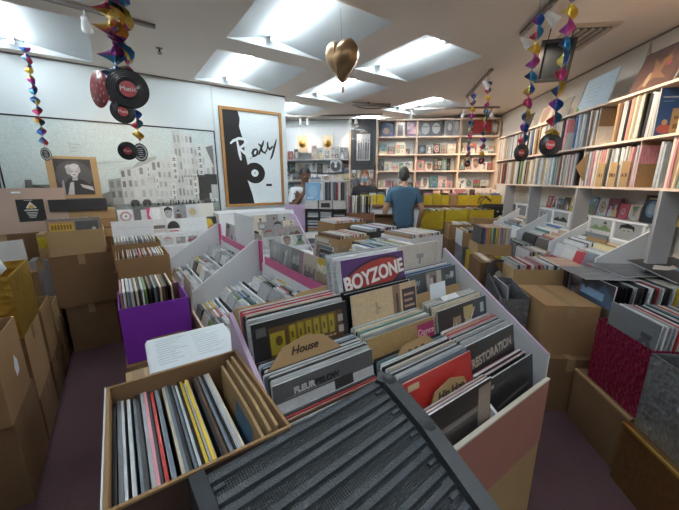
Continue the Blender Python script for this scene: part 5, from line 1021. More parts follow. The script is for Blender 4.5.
# back wall shelving
BA = 6.34
t = thing('shelving_unit', 'pale pine wall shelving of album covers behind the counter', 'shelving', BK(BA, 0, 0), FACE_BACK)
XU = (.07, .80, 1.58, 2.26); ZS = (2.36, 2.045, 1.745, 1.42)
for x in XU:
    b = MB(); b.box(x-.014, x+.014, 0, BACK_A-BA, 1.2, 2.66); b.build('upright', PINE, t)
for z in (2.66,)+ZS:
    b = MB(); b.box(XU[0]-.014, XU[-1]+.014, 0, BACK_A-BA-.002, z-.024, z); b.build('shelf', PINEP, t)
def cover(lb, n, z, w, h, E=None, base=(.4, .4, .4), a=BA+.07, name='album_cover', cat='album cover'):
    return sleeve(name, lb, cat, w, h, .006, BK(a, n, z+.001), FACE_BACK, rad(-5), E, base, (.6, .6, .58))
BAYN = ('left', 'middle', 'right'); SHN = ('top', 'second', 'third', 'lowest')
rowsC = {(0, 0): [(.25, .30, [('r', 0, 0, 1, 1, (.07, .10, .15)), ('e', .4, .35, .25, .2, (.4, .26, .22)), ('p', [(.2, .9), (.9, .75), (.9, .6), (.4, .75)], (.16, .22, .28)), ('e', .8, .2, .12, .1, (.2, .08, .22))]), (.17, .28, [('r', 0, 0, 1, 1, (.70, .52, .40)), ('p', [(.2, .05), (.25, .7), (.5, .82), (.75, .7), (.8, .05)], (.08, .06, .06)), ('e', .5, .86, .14, .1, (.4, .26, .18))]), (.26, .30, [('r', 0, 0, 1, 1, (.12, .06, .10)), ('p', [(.1, .2), (.5, .5), (.9, .9), (.6, .4), (.9, .1)], (.55, .25, .28)), ('e', .35, .6, .15, .2, (.4, .2, .26)), ('e', .65, .3, .12, .14, (.6, .4, .36))])],
         (1, 0): [(.40, .27, [('r', 0, 0, 1, 1, (.10, .10, .105)), ('e', .24, .5, .18, .38, (.36, .36, .36)), ('e', .72, .52, .18, .36, (.42, .42, .42)), ('r', .1, .6, .36, .66, (.1, .1, .1)), ('r', .6, .62, .86, .68, (.12, .12, .12))]), (.28, .30, [('r', 0, 0, 1, 1, (.30, .31, .33)), ('e', .35, .5, .2, .34, (.5, .5, .5)), ('p', [(.1, .0), (.2, .8), (.35, .9), (.55, .8), (.6, 0)], (.2, .2, .22)), ('e', .36, .55, .14, .22, (.55, .55, .55)), ('e', .8, .6, .12, .26, (.45, .45, .46))])]}
for (bay, sh), L in rowsC.items():
    x = XU[bay]+.06
    for i, (w, h, E) in enumerate(L): cover(f'big album cover, {nth(i+1)} from the left on the top shelf of the {BAYN[bay]} back bay', x+w/2, ZS[sh], w, h, E, E[0][-1]); x += w+.03
cover('square red patterned board hung high in the right back bay', 1.96, 2.40, .33, .30, [('r', 0, 0, 1, 1, (.36, .03, .035))] + [('e', R.random()*.9+.05, R.random()*.9+.05, .02, .02, (.5, .22, .12)) for _ in range(40)], (.36, .03, .035), name='patterned_board', cat='board')
t2 = thing('wall_lantern', 'small pale wall lantern at the right end of the back wall', 'lantern', BK(BA+.06, 2.19, 2.42), FACE_BACK); b = MB(); b.lathe([(0, 0), (.04, .0), (.05, .1), (.03, .14), (0, .15)], 14); b.build('shade', CREAM, t2); b = MB(); b.tube([(0, 0, .15), (0, .03, .2)], .006, 6); b.build('hook', TRACK, t2)
for bay in range(3):
    for sh in (1, 2, 3):
        x = XU[bay]+.03; i = 0; end = XU[bay+1]-.03
        while x < end-.09:
            i += 1; w = R.uniform(.08, .20) if sh < 3 else R.uniform(.09, .17); w = min(w, end-x); h = min(.26, w*R.uniform(1.0, 1.5)) if sh != 2 else R.uniform(.14, .24)
            bn, E = rand_art()
            if R.random() < .45 and bay > 0:
                c = R.choice([(.72, .60, .54), (.66, .48, .46), (.74, .68, .64), (.5, .22, .24)]); E[0] = ('r', .01, .01, .99, .99, c); bn = 'pinkish'
            cover(f'{bn} cover, {nth(i)} from left, {SHN[sh]} shelf, {BAYN[bay]} back bay', x+w/2, ZS[sh], w-.012, h, E, E[0][-1], BA+.06+.02*(i % 3)); x += w
# under-shelf displays on the wall behind the counter
for k, (n, z, w, h, c, nm) in enumerate(((.42, 1.16, .30, .24, (.66, .08, .42), 'magenta screen-like sign in a white frame'), (1.0, 1.16, .26, .2, (.66, .10, .42), 'second magenta sign right of the standing man'))):
    o = cover(nm+' behind the counter', n, z, w, h, [('r', 0, 0, 1, 1, (.7, .7, .7) if k == 0 else (.04, .03, .04)), ('r', .08, .08, .92, .92, (.03, .02, .03)), ('e', .55, .5, .3, .3, c), ('r', .1, .25, .8, .4, c), ('r', .4, .5, .7, .56, (.75, .72, .74))], (.05, .04, .05), BA-.02, 'magenta_sign', 'sign')
for k, n in enumerate((1.22, 1.40)):
    cover(f'peach portrait canister card, {nth(k+1)} of two behind the counter', n, 1.15, .13, .24, [('r', 0, 0, 1, 1, (.70, .42, .32)), ('e', .5, .55, .3, .28, (.72, .5, .4)), ('r', 0, .9, 1, 1, (.3, .14, .12)), ('r', 0, 0, 1, .06, (.3, .14, .12))], (.7, .42, .32), BA-.02, 'portrait_card', 'card')
cover('black shelf unit label board below the peach cards', 1.31, 1.0, .30, .15, [('r', 0, 0, 1, 1, (.05, .045, .05)), ('r', .1, .6, .9, .7, (.5, .46, .44)), ('r', .1, .3, .6, .4, (.4, .36, .34))], (.05, .045, .05), BA-.06, 'label_board', 'board')
cover('rosy poster with dark face behind the counter', 1.66, 1.02, .30, .40, [('r', 0, 0, 1, 1, (.62, .42, .40)), ('p', [(0, 1), (.3, .7), (.6, .75), (1, 1)], (.4, .16, .16)), ('e', .45, .35, .25, .12, (.16, .07, .07)), ('r', .2, .1, .8, .2, (.7, .6, .58))], (.62, .42, .4), BA-.03, 'rosy_poster', 'poster')
for k in range(4):
    c = (.74, .62, .55); cover(f'pale framed picture, {nth(k+1)} from left in the row above the right counter end', 1.86+.15*k-.04, 1.24, .13, .16, [('r', 0, 0, 1, 1, c), ('r', .2, .25, .8, .75, (.62, .46, .42) if k % 2 else (.7, .66, .64)), ('e', .5, .5, .16, .16, (.45, .28, .28))], c, BA-.03, 'framed_picture', 'picture')
cover('wide pale poster with a dark face over the counter at the right', 1.93, 1.05, .60, .17, [('r', 0, 0, 1, 1, (.68, .58, .54)), ('e', .2, .4, .1, .34, (.14, .05, .05)), ('r', .38, .3, .76, .6, (.30, .06, .07)), ('r', .1, .82, .9, .86, (.5, .4, .38))], (.68, .58, .54), BA-.06, 'wide_poster', 'poster')
lp_run(5, BK(5.92, 1.66, 1.147), BK(5.92, 1.76, 1.147), FACE_BACK-PI/2, 'grey sleeve, # from the left standing on the back counter', 'grey sleeves on the counter', W_DARK, (.012, .018), 0, .01, name='spine_sleeve', me=plain_mesh(.22, 1, .26, TINT))
lp_run(5, BK(5.92, .74, 1.147), BK(5.92, .86, 1.147), FACE_BACK-PI/2, 'grey sleeve, # from the left beside the standing man', 'grey sleeves beside the standing man', W_DARK, (.012, .018), 0, .01, name='spine_sleeve', me=plain_mesh(.22, 1, .26, TINT))
# black framed poster panel
t = thing('framed_poster', 'black framed group photograph of standing people on a dark back panel', 'framed poster', BK(BA-.02, -.19, 1.80), FACE_BACK)
b = MB(); b.box(-.235, .235, 0, .03, -.04, .87); b.build('backing', M('dark_panel', (.035, .036, .042), .35, var=.4, scale=5, coat=.3), t)
b = MB(); b.box(-.165, .165, -.012, 0, .04, .70, 0, (.02, .02, .02)); draw(b, [('r', .12, .14, .88, .86, (.50, .51, .52))] + [e for k in range(5) for e in (('p', [(.17+.135*k, .16), (.19+.135*k, .5), (.20+.135*k, .62+.02*(k % 2)), (.28+.135*k, .62+.02*(k % 2)), (.30+.135*k, .5), (.29+.135*k, .16)], (.08+.05*(k % 3), .08+.05*(k % 3), .09+.05*(k % 3))), ('e', .24+.135*k, .68+.02*(k % 2), .035, .04, (.3, .3, .3)), ('r', .235+.135*k, .16, .245+.135*k, .4, (.45, .45, .45)))] + [('r', .3, .9, .7, .93, (.4, .33, .28))], .33, .66, -.012, z0=.04); b.build('photograph', PR, t)
b = MB()
for x0, x1, z0, z1 in ((-.175, .175, .03, .045), (-.175, .175, .695, .71), (-.175, -.16, .045, .695), (.16, .175, .045, .695)): b.box(x0, x1, -.02, .0, z0, z1)
b.build('frame', BLACK, t)
for k in range(3):
    for j in range(3):
        bn, E = rand_art(); cover(f'{bn} photo print, {nth(k+1)} from left in the {["upper", "middle", "lower"][j]} row under the black poster', -.36+.15*k, 1.60-.2*j, .135, .18, E, E[0][-1], BA-.02, 'photo_print', 'photo')
# left part of the back wall: white boards with gold lion panels, shelf of figures
t = thing('wall_panel', 'white boarded panel above the left back shelf', 'panel', BK(BA+.1, -1.1, 2.0), FACE_BACK)
for k in range(4):
    b = MB(); b.box(-.68+.33*k, -.356+.33*k, 0, .03, .08, .56); b.build('board', WHITE, t)
for k, n in enumerate((-1.38, -.88)):
    t2 = thing('lion_plaque', f'gold lion plaque, {["left", "right"][k]} of the pair on the white back panel', 'plaque', BK(BA+.08, n, 2.10), FACE_BACK)
    b = MB(); b.box(-.10, .10, -.006, .006, 0, .31); b.build('card', M('pale_gold', (.72, .54, .36), .35, .3, var=.25, scale=14), t2)
    b = MB(); b.lathe([(0, .02), (.045, .016), (.07, .0)], 18, T=Matrix.Translation((0, -.006, .15)) @ Matrix.Rotation(PI/2, 4, 'X')); b.build('lion_head', M('old_gold', (.45, .24, .05), .35, .7), t2)
    b = MB(); b.lathe([(0, .03), (.02, .026), (.034, .012)], 14, T=Matrix.Translation((0, -.012, .145)) @ Matrix.Rotation(PI/2, 4, 'X')); b.build('muzzle', M('dark_gold', (.2, .09, .03), .4, .5), t2)
t = thing('shelving_unit', 'narrow grey shelving of toys and boxes behind the woman', 'shelving', BK(BA, -1.1, 0), FACE_BACK)
for z in (1.96, 1.55, 1.28):
    b = MB(); b.box(-.72, .66, 0, .24, z-.02, z); b.build('shelf', GREYP, t)
for x in (-.72, .64):
    b = MB(); b.box(x, x+.025, 0, .25, .9, 2.0 if x < 0 else 2.45); b.build('upright', PINE, t)
for sh, z in enumerate((1.961, 1.70, 1.551, 1.281)):
    x = -1.78; i = 0
    while x < -.52:
        i += 1; w = R.uniform(.10, .24); bn, E = rand_art(); h = (R.uniform(.14, .26), .18, .13, .22)[sh]
        if sh == 0 and 6 > i > 2 and R.random() < .5: x += w; continue
        if sh == 1: z = 1.72+R.uniform(-.02, .03)
        if R.random() < .4: c = R.choice([(.45, .04, .12), (.5, .44, .42), (.42, .3, .26), (.62, .62, .62)]); E[0] = ('r', 0, 0, 1, 1, c)
        cover(f'{bn} cover, {nth(i)} from left in the {["first", "second", "third", "fourth"][sh]} row, left back shelving', x+w/2, z, w-.015, h, E, E[0][-1], BA+.03+(.0 if sh != 1 else .12)); x += w
o = cover('small round black and white disc on the left back shelving', -.72, 1.72, .22, .22, [('r', 0, 0, 1, 1, (.5, .52, .54)), ('e', .5, .5, .46, .46, (.03, .03, .03)), ('p', [(.5, .5), (.3, .9), (.7, .9)], (.5, .5, .5)), ('e', .5, .5, .12, .12, (.6, .6, .6))], (.5, .52, .54), BA+.0)
# right corner of the counter: black audio gear and cables
t = thing('audio_player', 'black disc player on the back counter at the right corner', 'audio player', BK(5.44, 2.0, 1.0), FACE_BACK)
b = MB(); b.box(-.2, .2, 0, .24, 0, .15); b.build('body', BLACK, t); b = MB(); b.box(-.19, .19, .02, .22, .15, .19); b.build('lid', M('smoked_plastic', (.05, .05, .06), .1, coat=.5), t)
for k in range(4):
    b = MB(); b.lathe([(0, .02), (.014, .018), (.016, 0)], 12, T=Matrix.Translation((-.12+.08*k, 0, .07)) @ Matrix.Rotation(PI/2, 4, 'X')); b.build('knob', STEEL, t)
carton('dark carton stand under the black disc player', BK(5.45, 2.06, 0), FACE_BACK, .4, .26, .995, DARK, tape=False).location = BK(5.44, 2.0, 0)
b = MB(); b.tube([(-.24, 0, 1.15), (-.22, 0, 1.24), (-.12, 0, 1.27), (-.04, 0, 1.2)], .009, 6); b.tube([(-.2, .03, 1.16), (-.12, .02, 1.25), (-.02, .03, 1.18)], .008, 6); tag(b.build('headphone_cable', BLACK, None, BK(5.52, 1.98, .04), (0, 0, FACE_BACK)), 'coiled black cable on the counter at the right corner', 'cable')

tag(REST.build('packed_record_sleeves', PR), 'tightly packed record sleeves in far boxes on the centre table and along the right wall', 'records', None, 'stuff')

# ================================================================== PEOPLE
def person(name, label, loc, rz, arms, sc, skin, shirt, trousers, hair, head_pitch=0, head_yaw=0, lean=0, sleeve_t=.6, hairstyle='short', mask=None):
    """arms: [(elbow, wrist, finger direction) left, right]; figure faces -y"""
    root = thing(name, label, 'person', loc, rz)
    V = []; Ed = []; Rr = []
    def v(p, r, parent=None):
        V.append(p); Rr.append(r if isinstance(r, tuple) else (r, r))
        if parent is not None: Ed.append((parent, len(V)-1))
        return len(V)-1
    def ln(z): return -max(0, z-.95)*lean
    P0 = v((0, 0, .95), (.150, .105)); P1 = v((0, ln(1.12), 1.12), (.138, .10), P0); P2 = v((0, ln(1.32), 1.32), (.165, .112), P1)
    P3 = v((0, ln(1.44)+.005, 1.445), (.105, .075), P2); P4 = v((0, ln(1.52)-.008, 1.535), .052, P3); hz = 1.62; hy = ln(1.62)-.022
    v((0, hy, 1.60), .05, P4)
    bones = [('torso', V[P0], V[P1]), ('torso', V[P1], V[P2]), ('torso', V[P2], V[P3]), ('neck', Vector((0, ln(1.5), 1.485)), V[P4])]
    for s, (el, wr, fd) in zip((-1, 1), arms):
        S = (s*.175, ln(1.41)+.01, 1.405); a = v(S, .062, P2); m = tuple((Vector(S)*.45+Vector(el)*.55)); b_ = v(m, .049, a); e = v(el, .041, b_); m2 = tuple((Vector(el)*.6+Vector(wr)*.4)); f_ = v(m2, .040, e); w = v(wr, .027, f_)
        fd = Vector(fd).normalized(); side = fd.cross(Vector((0, 0, 1)) if abs(fd.z) < .8 else Vector((0, 1, 0))).normalized(); pal = Vector(wr)+fd*.06; pv = v(tuple(pal), (.036, .02), w)
        for k, (o, L) in enumerate(((-.03, .068), (-.01, .078), (.01, .074), (.03, .058))):
            q1 = pal+fd*.035+side*o; q2 = q1+fd*L*.5+Vector((0, -.006, -.006)); q3 = q2+fd*L*.42+Vector((0, -.012, -.012)); i1 = v(tuple(q1), .0095, pv); i2 = v(tuple(q2), .0085, i1); v(tuple(q3), .007, i2)
        tb = Vector(wr)+fd*.03+side*-.035*s*-1; i1 = v(tuple(tb), .011, w); v(tuple(tb+fd*.045+side*.02*s), .009, i1)
        bones += [('upper', Vector(S), Vector(el)), ('fore', Vector(el), Vector(wr)+fd*.15)]
    for s in (-1, 1):
        h = v((s*.085, 0, .87), .092, P0); kx = v((s*.095, -.025, .49), .060, h); cf = v((s*.097, .015, .33), .055, kx); an = v((s*.1, .02, .085), .040, cf); v((s*.112, -.13, .035), (.040, .028), an)
        bones += [('leg', V[h], V[kx]), ('leg', V[kx], V[an])]
    me = D.meshes.new('figure'); me.from_pydata([tuple(p) for p in V], Ed, []); o = D.objects.new('figure_c', me); COL.objects.link(o)
    sk = o.modifiers.new('s', 'SKIN'); sk.use_smooth_shade = True
    if not me.skin_vertices: me.skin_vertices.new() if hasattr(me.skin_vertices, 'new') else None
    for d, r in zip(me.skin_vertices[0].data, Rr): d.radius = r
    for d in me.skin_vertices[0].data: d.use_root = False
    me.skin_vertices[0].data[0].use_root = True
    sb = o.modifiers.new('d', 'SUBSURF'); sb.levels = 2; sb.render_levels = 2
    bpy.context.view_layer.update(); dg = bpy.context.evaluated_depsgraph_get()
    bm_ = D.meshes.new_from_object(o.evaluated_get(dg)); D.objects.remove(o)
    verts = [x.co.copy() for x in bm_.vertices]; faces = [tuple(p.vertices) for p in bm_.polygons]; nrm = [x.normal.copy() for x in bm_.vertices]
    def region(c):
        best = None
        for k, a, b in bones:
            a = Vector(a); b = Vector(b); t_ = max(0, min(1, (c-a).dot(b-a)/max(1e-6, (b-a).length_squared))); d = (c-a-(b-a)*t_).length - {'torso': .07, 'leg': .03}.get(k, 0)
            if best is None or d < best[0]: best = (d, k, t_)
        return best[1], best[2]
    reg = [region(sum((verts[i] for i in f), Vector())/len(f)) for f in faces]
    body = MB(); body.v = [tuple(x) for x in verts]
    for f in faces: body.f.append(f); body.m.append(0); body.c.append((1, 1, 1)); body.sm.append(True)
    # head: shaped ball with brow, nose, lips and ears in the same surface
    Th = Matrix.Translation((0, hy, 1.637)) @ Matrix.Rotation(head_yaw, 4, 'Z') @ Matrix.Rotation(head_pitch, 4, 'X')
    nu, nv = 24, 18; i0 = len(body.v)
    for j in range(nv+1):
        ph = PI*j/nv
        for i in range(nu):
            th = 2*PI*i/nu; x = math.sin(ph)*math.sin(th); y = -math.sin(ph)*math.cos(th); z = math.cos(ph)
            jaw = 1-.32*max(0, -z)**1.2 if y < .2 else 1-.2*max(0, -z); px, py, pz = x*.076*jaw, y*(.096 if y < 0 else .10)*(1-.12*max(0, -z)), z*.118
            if y < -.6 and abs(x) < .22 and -.30 < z < .12: py -= .020*(1-abs(x)/.22)*(1-abs(z+.18)/.4)
            if y < -.5 and abs(x) < .4 and -.62 < z < -.45: py -= .006
            if y < -.5 and .08 < abs(x) < .55 and .02 < z < .2: py += .007
            body.v.append(tuple(Th @ Vector((px, py, pz))))
    for j in range(nv):
        for i in range(nu):
            body.f.append((i0+j*nu+i, i0+(j+1)*nu+i, i0+(j+1)*nu+(i+1) % nu, i0+j*nu+(i+1) % nu)); body.m.append(0); body.c.append((1, 1, 1)); body.sm.append(True)
    for s in (-1, 1): body.lathe([(.004, -.012), (.026, -.008), (.03, 0), (.02, .008), (.0, .006)], 12, T=Th @ Matrix.Translation((s*.078, .012, -.005)) @ Matrix.Rotation(s*rad(75), 4, 'Y') @ Matrix.Diagonal((1.2, .7, 1, 1)))
    body.build('body', skin, root)
    def cloth(nm, mat, keep, off):
        b = MB(); mp = {}
        for f, rg in zip(faces, reg):
            c = sum((verts[i] for i in f), Vector())/len(f)
            if keep(rg, c): 
                g = []
                for i in f:
                    if i not in mp: mp[i] = len(b.v); b.v.append(tuple(verts[i]+nrm[i]*off))
                    g.append(mp[i])
                b.f.append(tuple(g)); b.m.append(0); b.c.append((1, 1, 1)); b.sm.append(True)
        o2 = b.build(nm, mat, root); sd = o2.modifiers.new('thick', 'SOLIDIFY'); sd.thickness = .004; sd.offset = 0; return o2
    cloth('shirt', shirt, lambda r, c: (r[0] == 'torso' and .88 < c.z < 1.475) or (r[0] == 'upper' and r[1] < sleeve_t) or (sleeve_t > 1 and r[0] == 'fore' and r[1] < .6), .014)
    cloth('trousers', trousers, lambda r, c: (r[0] == 'leg' and c.z > .09) or (r[0] == 'torso' and c.z < .97), .009)
    b = MB()
    for s in (-1, 1): b.box(s*.105-.048, s*.105+.048, -.19, .07, 0, .075)
    b.build('shoes', DARK, root)
    # hair
    b = MB(); i0 = 0; nu2, nv2 = 24, 10
    for j in range(nv2+1):
        for i in range(nu2):
            th = 2*PI*i/nu2; back = (1-math.cos(th-0))/2; lim = .30+.40*back; ph = PI*lim*j/nv2
            x = math.sin(ph)*math.sin(th); y = -math.sin(ph)*math.cos(th); z = math.cos(ph); rr = 1+.03*math.sin(7*th+3*ph)
            b.v.append(tuple(Th @ Vector((x*.081*rr, y*.104*rr+.004, z*.125*rr))))
    for j in range(nv2):
        for i in range(nu2): b.f.append((j*nu2+i, (j+1)*nu2+i, (j+1)*nu2+(i+1) % nu2, j*nu2+(i+1) % nu2)); b.m.append(0); b.c.append((1, 1, 1)); b.sm.append(True)
    if hairstyle == 'bun': b.lathe([(0, .045), (.03, .035), (.042, 0), (.03, -.035), (0, -.045)], 14, T=Th @ Matrix.Translation((0, .115, .03)))
    b.build('hair', hair, root)
    for s in (-1, 1):
        b = MB(); b.lathe([(0, .004), (.009, .003), (.012, 0)], 12, T=Th @ Matrix.Translation((s*.03, -.083, .012)) @ Matrix.Rotation(PI/2, 4, 'X')); b.lathe([(0, .006), (.005, .005)], 10, 1, T=Th @ Matrix.Translation((s*.03, -.083, .012)) @ Matrix.Rotation(PI/2, 4, 'X')); b.build('eye', [METALW, BLACK], root)
    b = MB(); b.prism([(-.022, -.062), (0, -.057), (.022, -.062), (0, -.070)], -.086, -.080, 'y', T=Th); b.build('mouth', M('lips', (.22, .07, .06), .5), root)
    if mask:
        b = MB()
        for k in range(8):
            a0, a1 = -1.1+2.2*k/8, -1.1+2.2*(k+1)/8
            q = lambda a, z, r: Th @ Vector((math.sin(a)*.078*r, -math.cos(a)*.118*r, z))
            b.face([q(a0, -.09, .86), q(a1, -.09, .86), q(a1, .005, 1.0), q(a0, .005, 1.0)])
        o2 = b.build('face_mask', mask, root); sd = o2.modifiers.new('thick', 'SOLIDIFY'); sd.thickness = .003
    for c in root.children: pass
    root.scale = (sc, sc, sc)
    return root
SKM = M('skin_light', (.50, .29, .20), .5, var=.06); SKD = M('skin_dark', (.17, .085, .05), .45, var=.08)
person('person', 'man with short grey hair in a teal-blue T-shirt seen from behind at the yellow crates', AR(4.82, .46), RW+PI/2+rad(4),
       [((-.27, .03, 1.14), (-.26, -.10, .93), (0, -.35, -1)), ((.27, .03, 1.14), (.255, -.08, .92), (0, -.3, -1))], 1.0, SKM, M('teal_cotton', (.055, .12, .19), .85, var=.12, scale=30, bump=.2), M('grey_denim', (.10, .11, .13), .8), M('grey_hair', (.055, .05, .046), .6, var=.4, scale=60, bump=.4), rad(-6), rad(-10), .05)
person('person', 'woman in a white T-shirt with dark tied hair looking down, hand at her chin', AR(4.76, -1.0), FACE_BACK+rad(18),
       [((-.21, -.06, 1.14), (-.03, -.20, 1.40), (.1, .05, 1)), ((.24, .0, 1.13), (.10, -.20, 1.02), (-.8, -.5, -.1))], 1.0, SKD, M('white_cotton', (.70, .72, .74), .85, var=.06, scale=20, bump=.2), M('black_trousers', (.03, .03, .035), .8), M('black_hair', (.012, .011, .012), .45, var=.3, scale=60, bump=.3), rad(20), rad(10), .04, hairstyle='bun')
person('person', 'person in a dark jacket and pale blue face mask behind the back counter', AR(6.13, -.14), FACE_BACK+rad(-10),
       [((-.24, -.03, 1.16), (-.12, -.24, 1.20), (.7, -.6, .1)), ((.24, -.03, 1.16), (.12, -.24, 1.24), (-.7, -.6, .1))], 1.0, SKM, M('dark_jacket', (.022, .022, .028), .7, var=.3), M('black_trousers'), M('auburn_hair', (.22, .08, .03), .5, var=.3, scale=60, bump=.3), rad(14), rad(8), .06, sleeve_t=2, mask=M('pale_blue_mask', (.42, .58, .68), .7))
sleeve('record_sleeve', 'pale-edged dark sleeve held by the masked person behind the counter', 'record', .31, .31, .008, AR(5.97, -.14, 1.245), FACE_BACK, rad(-62), [('r', .03, .03, .97, .94, (.05, .045, .06))], (.05, .045, .06), (.75, .75, .76))

# ================================================================== HANGING DECORATIONS
def ink_foil():
    m, nt, b = node_mat('garland_foil'); at = N(nt, 'ShaderNodeAttribute'); at.attribute_name = 'Ink'; tc = N(nt, 'ShaderNodeTexCoord')
    vo = N(nt, 'ShaderNodeTexVoronoi', Scale=120.0); nt.links.new(tc.outputs['Object'], vo.inputs['Vector'])
    bp = N(nt, 'ShaderNodeBump', Strength=.4, Distance=.004); nt.links.new(vo.outputs['Distance'], bp.inputs['Height']); nt.links.new(bp.outputs['Normal'], b.inputs['Normal'])
    nt.links.new(mix_rgb(nt, 'MULTIPLY', .25, at.outputs['Color'], vo.outputs['Color']), b.inputs['Base Color']); b.inputs['Metallic'].default_value = .55; b.inputs['Roughness'].default_value = .3; return m
GF = ink_foil()
GC = [(.03, .12, .38), (.45, .05, .08), (.72, .44, .05), (.30, .05, .30), (.05, .25, .42), (.66, .50, .12), (.5, .06, .22), (.03, .06, .14)]
def disc_tag(parent, z, r, kind, spin, off=(0, 0), name='record_disc'):
    b = MB(); T = Matrix.Translation((off[0], off[1], z)) @ Matrix.Rotation(spin, 4, 'Z') @ Matrix.Rotation(PI/2, 4, 'X')
    if kind == 'oval': T = T @ Matrix.Diagonal((.72, 1.0, 1, 1))
    base = (.015, .015, .017) if kind != 'pink' else (.55, .10, .12); lab = (.50, .05, .06) if kind == 'disc' else (.6, .55, .52)
    b.lathe([(0, -.0012), (r, -.0012), (r, .0012), (0, .0012)], 40, 0, base, T)
    if kind == 'oval':
        b.lathe([(r*.86, .0016), (0, .0016)], 32, 0, (.62, .62, .6), T); b.lathe([(r*.70, .002), (0, .002)], 32, 0, (.05, .05, .055), T)
        for k in range(5): b.box(-.34*r, .34*r, (-.5+.22*k)*r, (-.42+.22*k)*r, .0021, .0024, 0, (.62, .6, .58), T)
    elif kind == 'pink':
        for k in range(14):
            a = k*2.4; q = r*(.25+.05*k); b.lathe([(r*.07, .0016), (0, .0016)], 8, 0, (.75, .6, .6), T @ Matrix.Translation((min(q, r*.85)*math.cos(a), min(q, r*.85)*math.sin(a), 0)))
    else:
        for q in (.92, .82, .72, .62): b.lathe([(r*q, .0014), (r*(q-.03), .0014)], 40, 0, (.05, .05, .055), T)
        b.lathe([(r*.40, .0016), (0, .0016)], 32, 0, lab, T); b.lathe([(r*.05, .0019), (0, .0019)], 12, 0, (.5, .5, .5), T)
    o = b.build(name, PR, parent)
    if kind == 'disc':
        c, s = math.cos(spin), math.sin(spin)
        text_part('lettering', 'Music', r*.34, o, (off[0]+s*.0022, off[1]-c*.0022, z+r*.0), M('tag_white', (.72, .7, .68), .5), rot=(PI/2, 0, spin), ext=.0002)
    return o
def garland(label, x, y, ztop, zbot, r0, r1, pitch, tags, phase=0, cols=GC, shift=(0, 0)):
    t = thing('spiral_garland', label, 'garland', (x, y, CEIL))
    b = MB(); n = int((ztop-zbot)/pitch*16); prev = None
    for i in range(n+1):
        f = i/n; z = ztop+(zbot-ztop)*f-CEIL; a = phase+2*PI*i/16*1.0; r = r0+(r1-r0)*f; r *= .82+.18*math.sin(i*.7)
        c = Vector((shift[0]*f, shift[1]*f, z)); d = Vector((math.cos(a), math.sin(a), .18)); cur = (c-d*r, c-d*r*.12, c+d*r*.12, c+d*r)
        if prev:
            col = cols[(i//8) % len(cols)]; c2 = cols[(i//8+3) % len(cols)]
            b.face([prev[0], prev[1], cur[1], cur[0]], 0, col, True); b.face([prev[2], prev[3], cur[3], cur[2]], 0, c2, True); b.face([prev[1], prev[2], cur[2], cur[1]], 0, col, True)
        prev = cur
    b.build('foil_spiral', GF, t)
    if r0 > .09:
        b = MB(); prev = None
        for i in range(n+1):
            f = i/n; z = ztop+.05+(zbot+.12-ztop)*f-CEIL; a = phase+2.2+2*PI*i/13; r = (r0*.95+(r1-r0)*f)*(.75+.3*math.sin(i*.9))
            c = Vector((.03+.02*math.sin(i*.3), -.03, z)); d = Vector((math.cos(a), math.sin(a), .3)); cur = (c-d*r, c-d*r*.2, c+d*r*.2, c+d*r)
            if prev:
                for u in range(3): b.face([prev[u], prev[u+1], cur[u+1], cur[u]], 0, cols[(i//6+u*2+1) % len(cols)], True)
            prev = cur
        b.build('foil_spiral', GF, t)
    b = MB(); b.tube([(0, 0, 0), (0, 0, ztop-CEIL)], .0012, 5); b.tube([(shift[0], shift[1], zbot-CEIL), (shift[0], shift[1], zbot-CEIL-.03)], .0012, 5); b.build('string', BLACK, t)
    for tg in tags: disc_tag(t, tg[0]-CEIL, tg[1], tg[2], tg[3], (shift[0]*tg[4]+tg[5], shift[1]*tg[4]+tg[6]) if len(tg) > 4 else shift)
    return t
VW = rad(-34.8)
garland('thin spiral foil garland with a white oval tag, far left by the wall', -.445, 3.84, 2.62, 1.87, .042, .034, .16, [(1.79, .055, 'oval', VW+.3)])
garland('big foil garland with three black record discs, left of centre near the camera', .075, 1.79, 2.42, 1.84, .105, .036, .17, [(1.945, .078, 'disc', VW+rad(28), .6, .03, -.07), (1.955, .075, 'pink', VW-.5, .5, -.07, .05), (1.855, .048, 'disc', VW+rad(52), 1, -.0, -.06), (1.70, .04, 'disc', VW+.3, 1, .0, .02)], .5)
garland('short foil spiral with an oval tag, just right of the big left garland', .185, 2.67, 2.04, 1.83, .05, .032, .13, [(1.755, .06, 'oval', VW+.5)], 1.2)
garland('spiral foil garland with a record disc, left of the near right pair', 2.24, 1.12, 2.55, 1.80, .042, .036, .15, [(1.745, .056, 'disc', VW+.2)], .2)
garland('spiral foil garland with a larger record disc, right of the near right pair', 2.067, .878, 2.60, 1.82, .043, .038, .15, [(1.765, .062, 'disc', VW-.1)], .9)
garland('small spiral foil garland, left of the far pair before the back shelves', 3.73, 2.52, 2.60, 1.82, .038, .032, .15, [(1.77, .04, 'disc', VW)], .4)
garland('small spiral foil garland, right of the far pair before the back shelves', 3.595, 2.25, 2.64, 1.84, .038, .034, .15, [(1.79, .04, 'disc', VW)], 1.6)
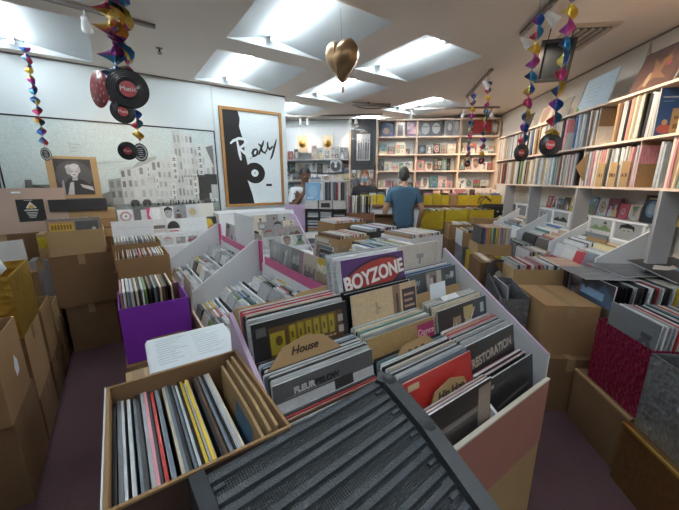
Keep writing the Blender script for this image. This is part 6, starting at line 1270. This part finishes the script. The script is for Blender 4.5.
t = thing('heart_balloon', 'gold heart-shaped foil balloon floating under the ceiling', 'balloon', (1.50, 2.125, 2.435), VW+rad(-34), rx=rad(8)); t.rotation_euler.y = rad(3); t.scale = (.82, 1.1, 1.08)
b = MB(); nb = 48; rings = 9
def hp(a): return (.15*math.sin(a)**3*(1-.06*math.cos(a))+.012*math.sin(a), (.0098*(13*math.cos(a)-3.6*math.cos(2*a)-2*math.cos(3*a)-.8*math.cos(4*a))))
for sgn in (-1, 1):
    i0 = len(b.v)
    for j in range(rings+1):
        f = 1-j/rings
        for i in range(nb):
            a = 2*PI*i/nb; x, z = hp(a); cr = .006*math.sin(i*2.6)*(f**4)
            b.v.append((x*f, sgn*(.085*math.sqrt(max(0, 1-f**2.2))+abs(cr)*(f < 1)), z*f+.012*(1-f)))
    for j in range(rings):
        for i in range(nb):
            q = (i0+j*nb+i, i0+j*nb+(i+1) % nb, i0+(j+1)*nb+(i+1) % nb, i0+(j+1)*nb+i); b.f.append(q if sgn > 0 else q[::-1]); b.m.append(0); b.c.append((1, 1, 1)); b.sm.append(True)
b.build('balloon', foil('balloon_gold', (.34, .22, .12), .34, 9, .35, .9), t)
b = MB(); b.prism([(-.008, -.17), (.008, -.17), (.012, -.205), (-.012, -.205)], -.002, .002, 'y'); b.build('tail', M('balloon_gold'), t)
b = MB(); b.tube([(0, 0, .09), (.0, 0, .28)], .001, 5); b.build('string', BLACK, t)

# ================================================================== LIGHT, CAMERA
w = D.worlds.new('World'); SC.world = w; w.use_nodes = True
w.node_tree.nodes['Background'].inputs[0].default_value = (.9, .85, .8, 1); w.node_tree.nodes['Background'].inputs[1].default_value = .02
cd = D.cameras.new('camera'); cam = D.objects.new('camera', cd); COL.objects.link(cam)
cd.sensor_width = 36; cd.lens = 36*318/679; cd.clip_start = .02
cam.location = (0, 0, 1.57); cam.rotation_euler = (rad(90-13.27), 0, rad(55.2-90)); SC.camera = cam
vs = SC.view_settings; vs.view_transform = 'Standard'; vs.look = 'None'; vs.gamma = 1; vs.use_curve_mapping = False; vs.exposure = 1.15
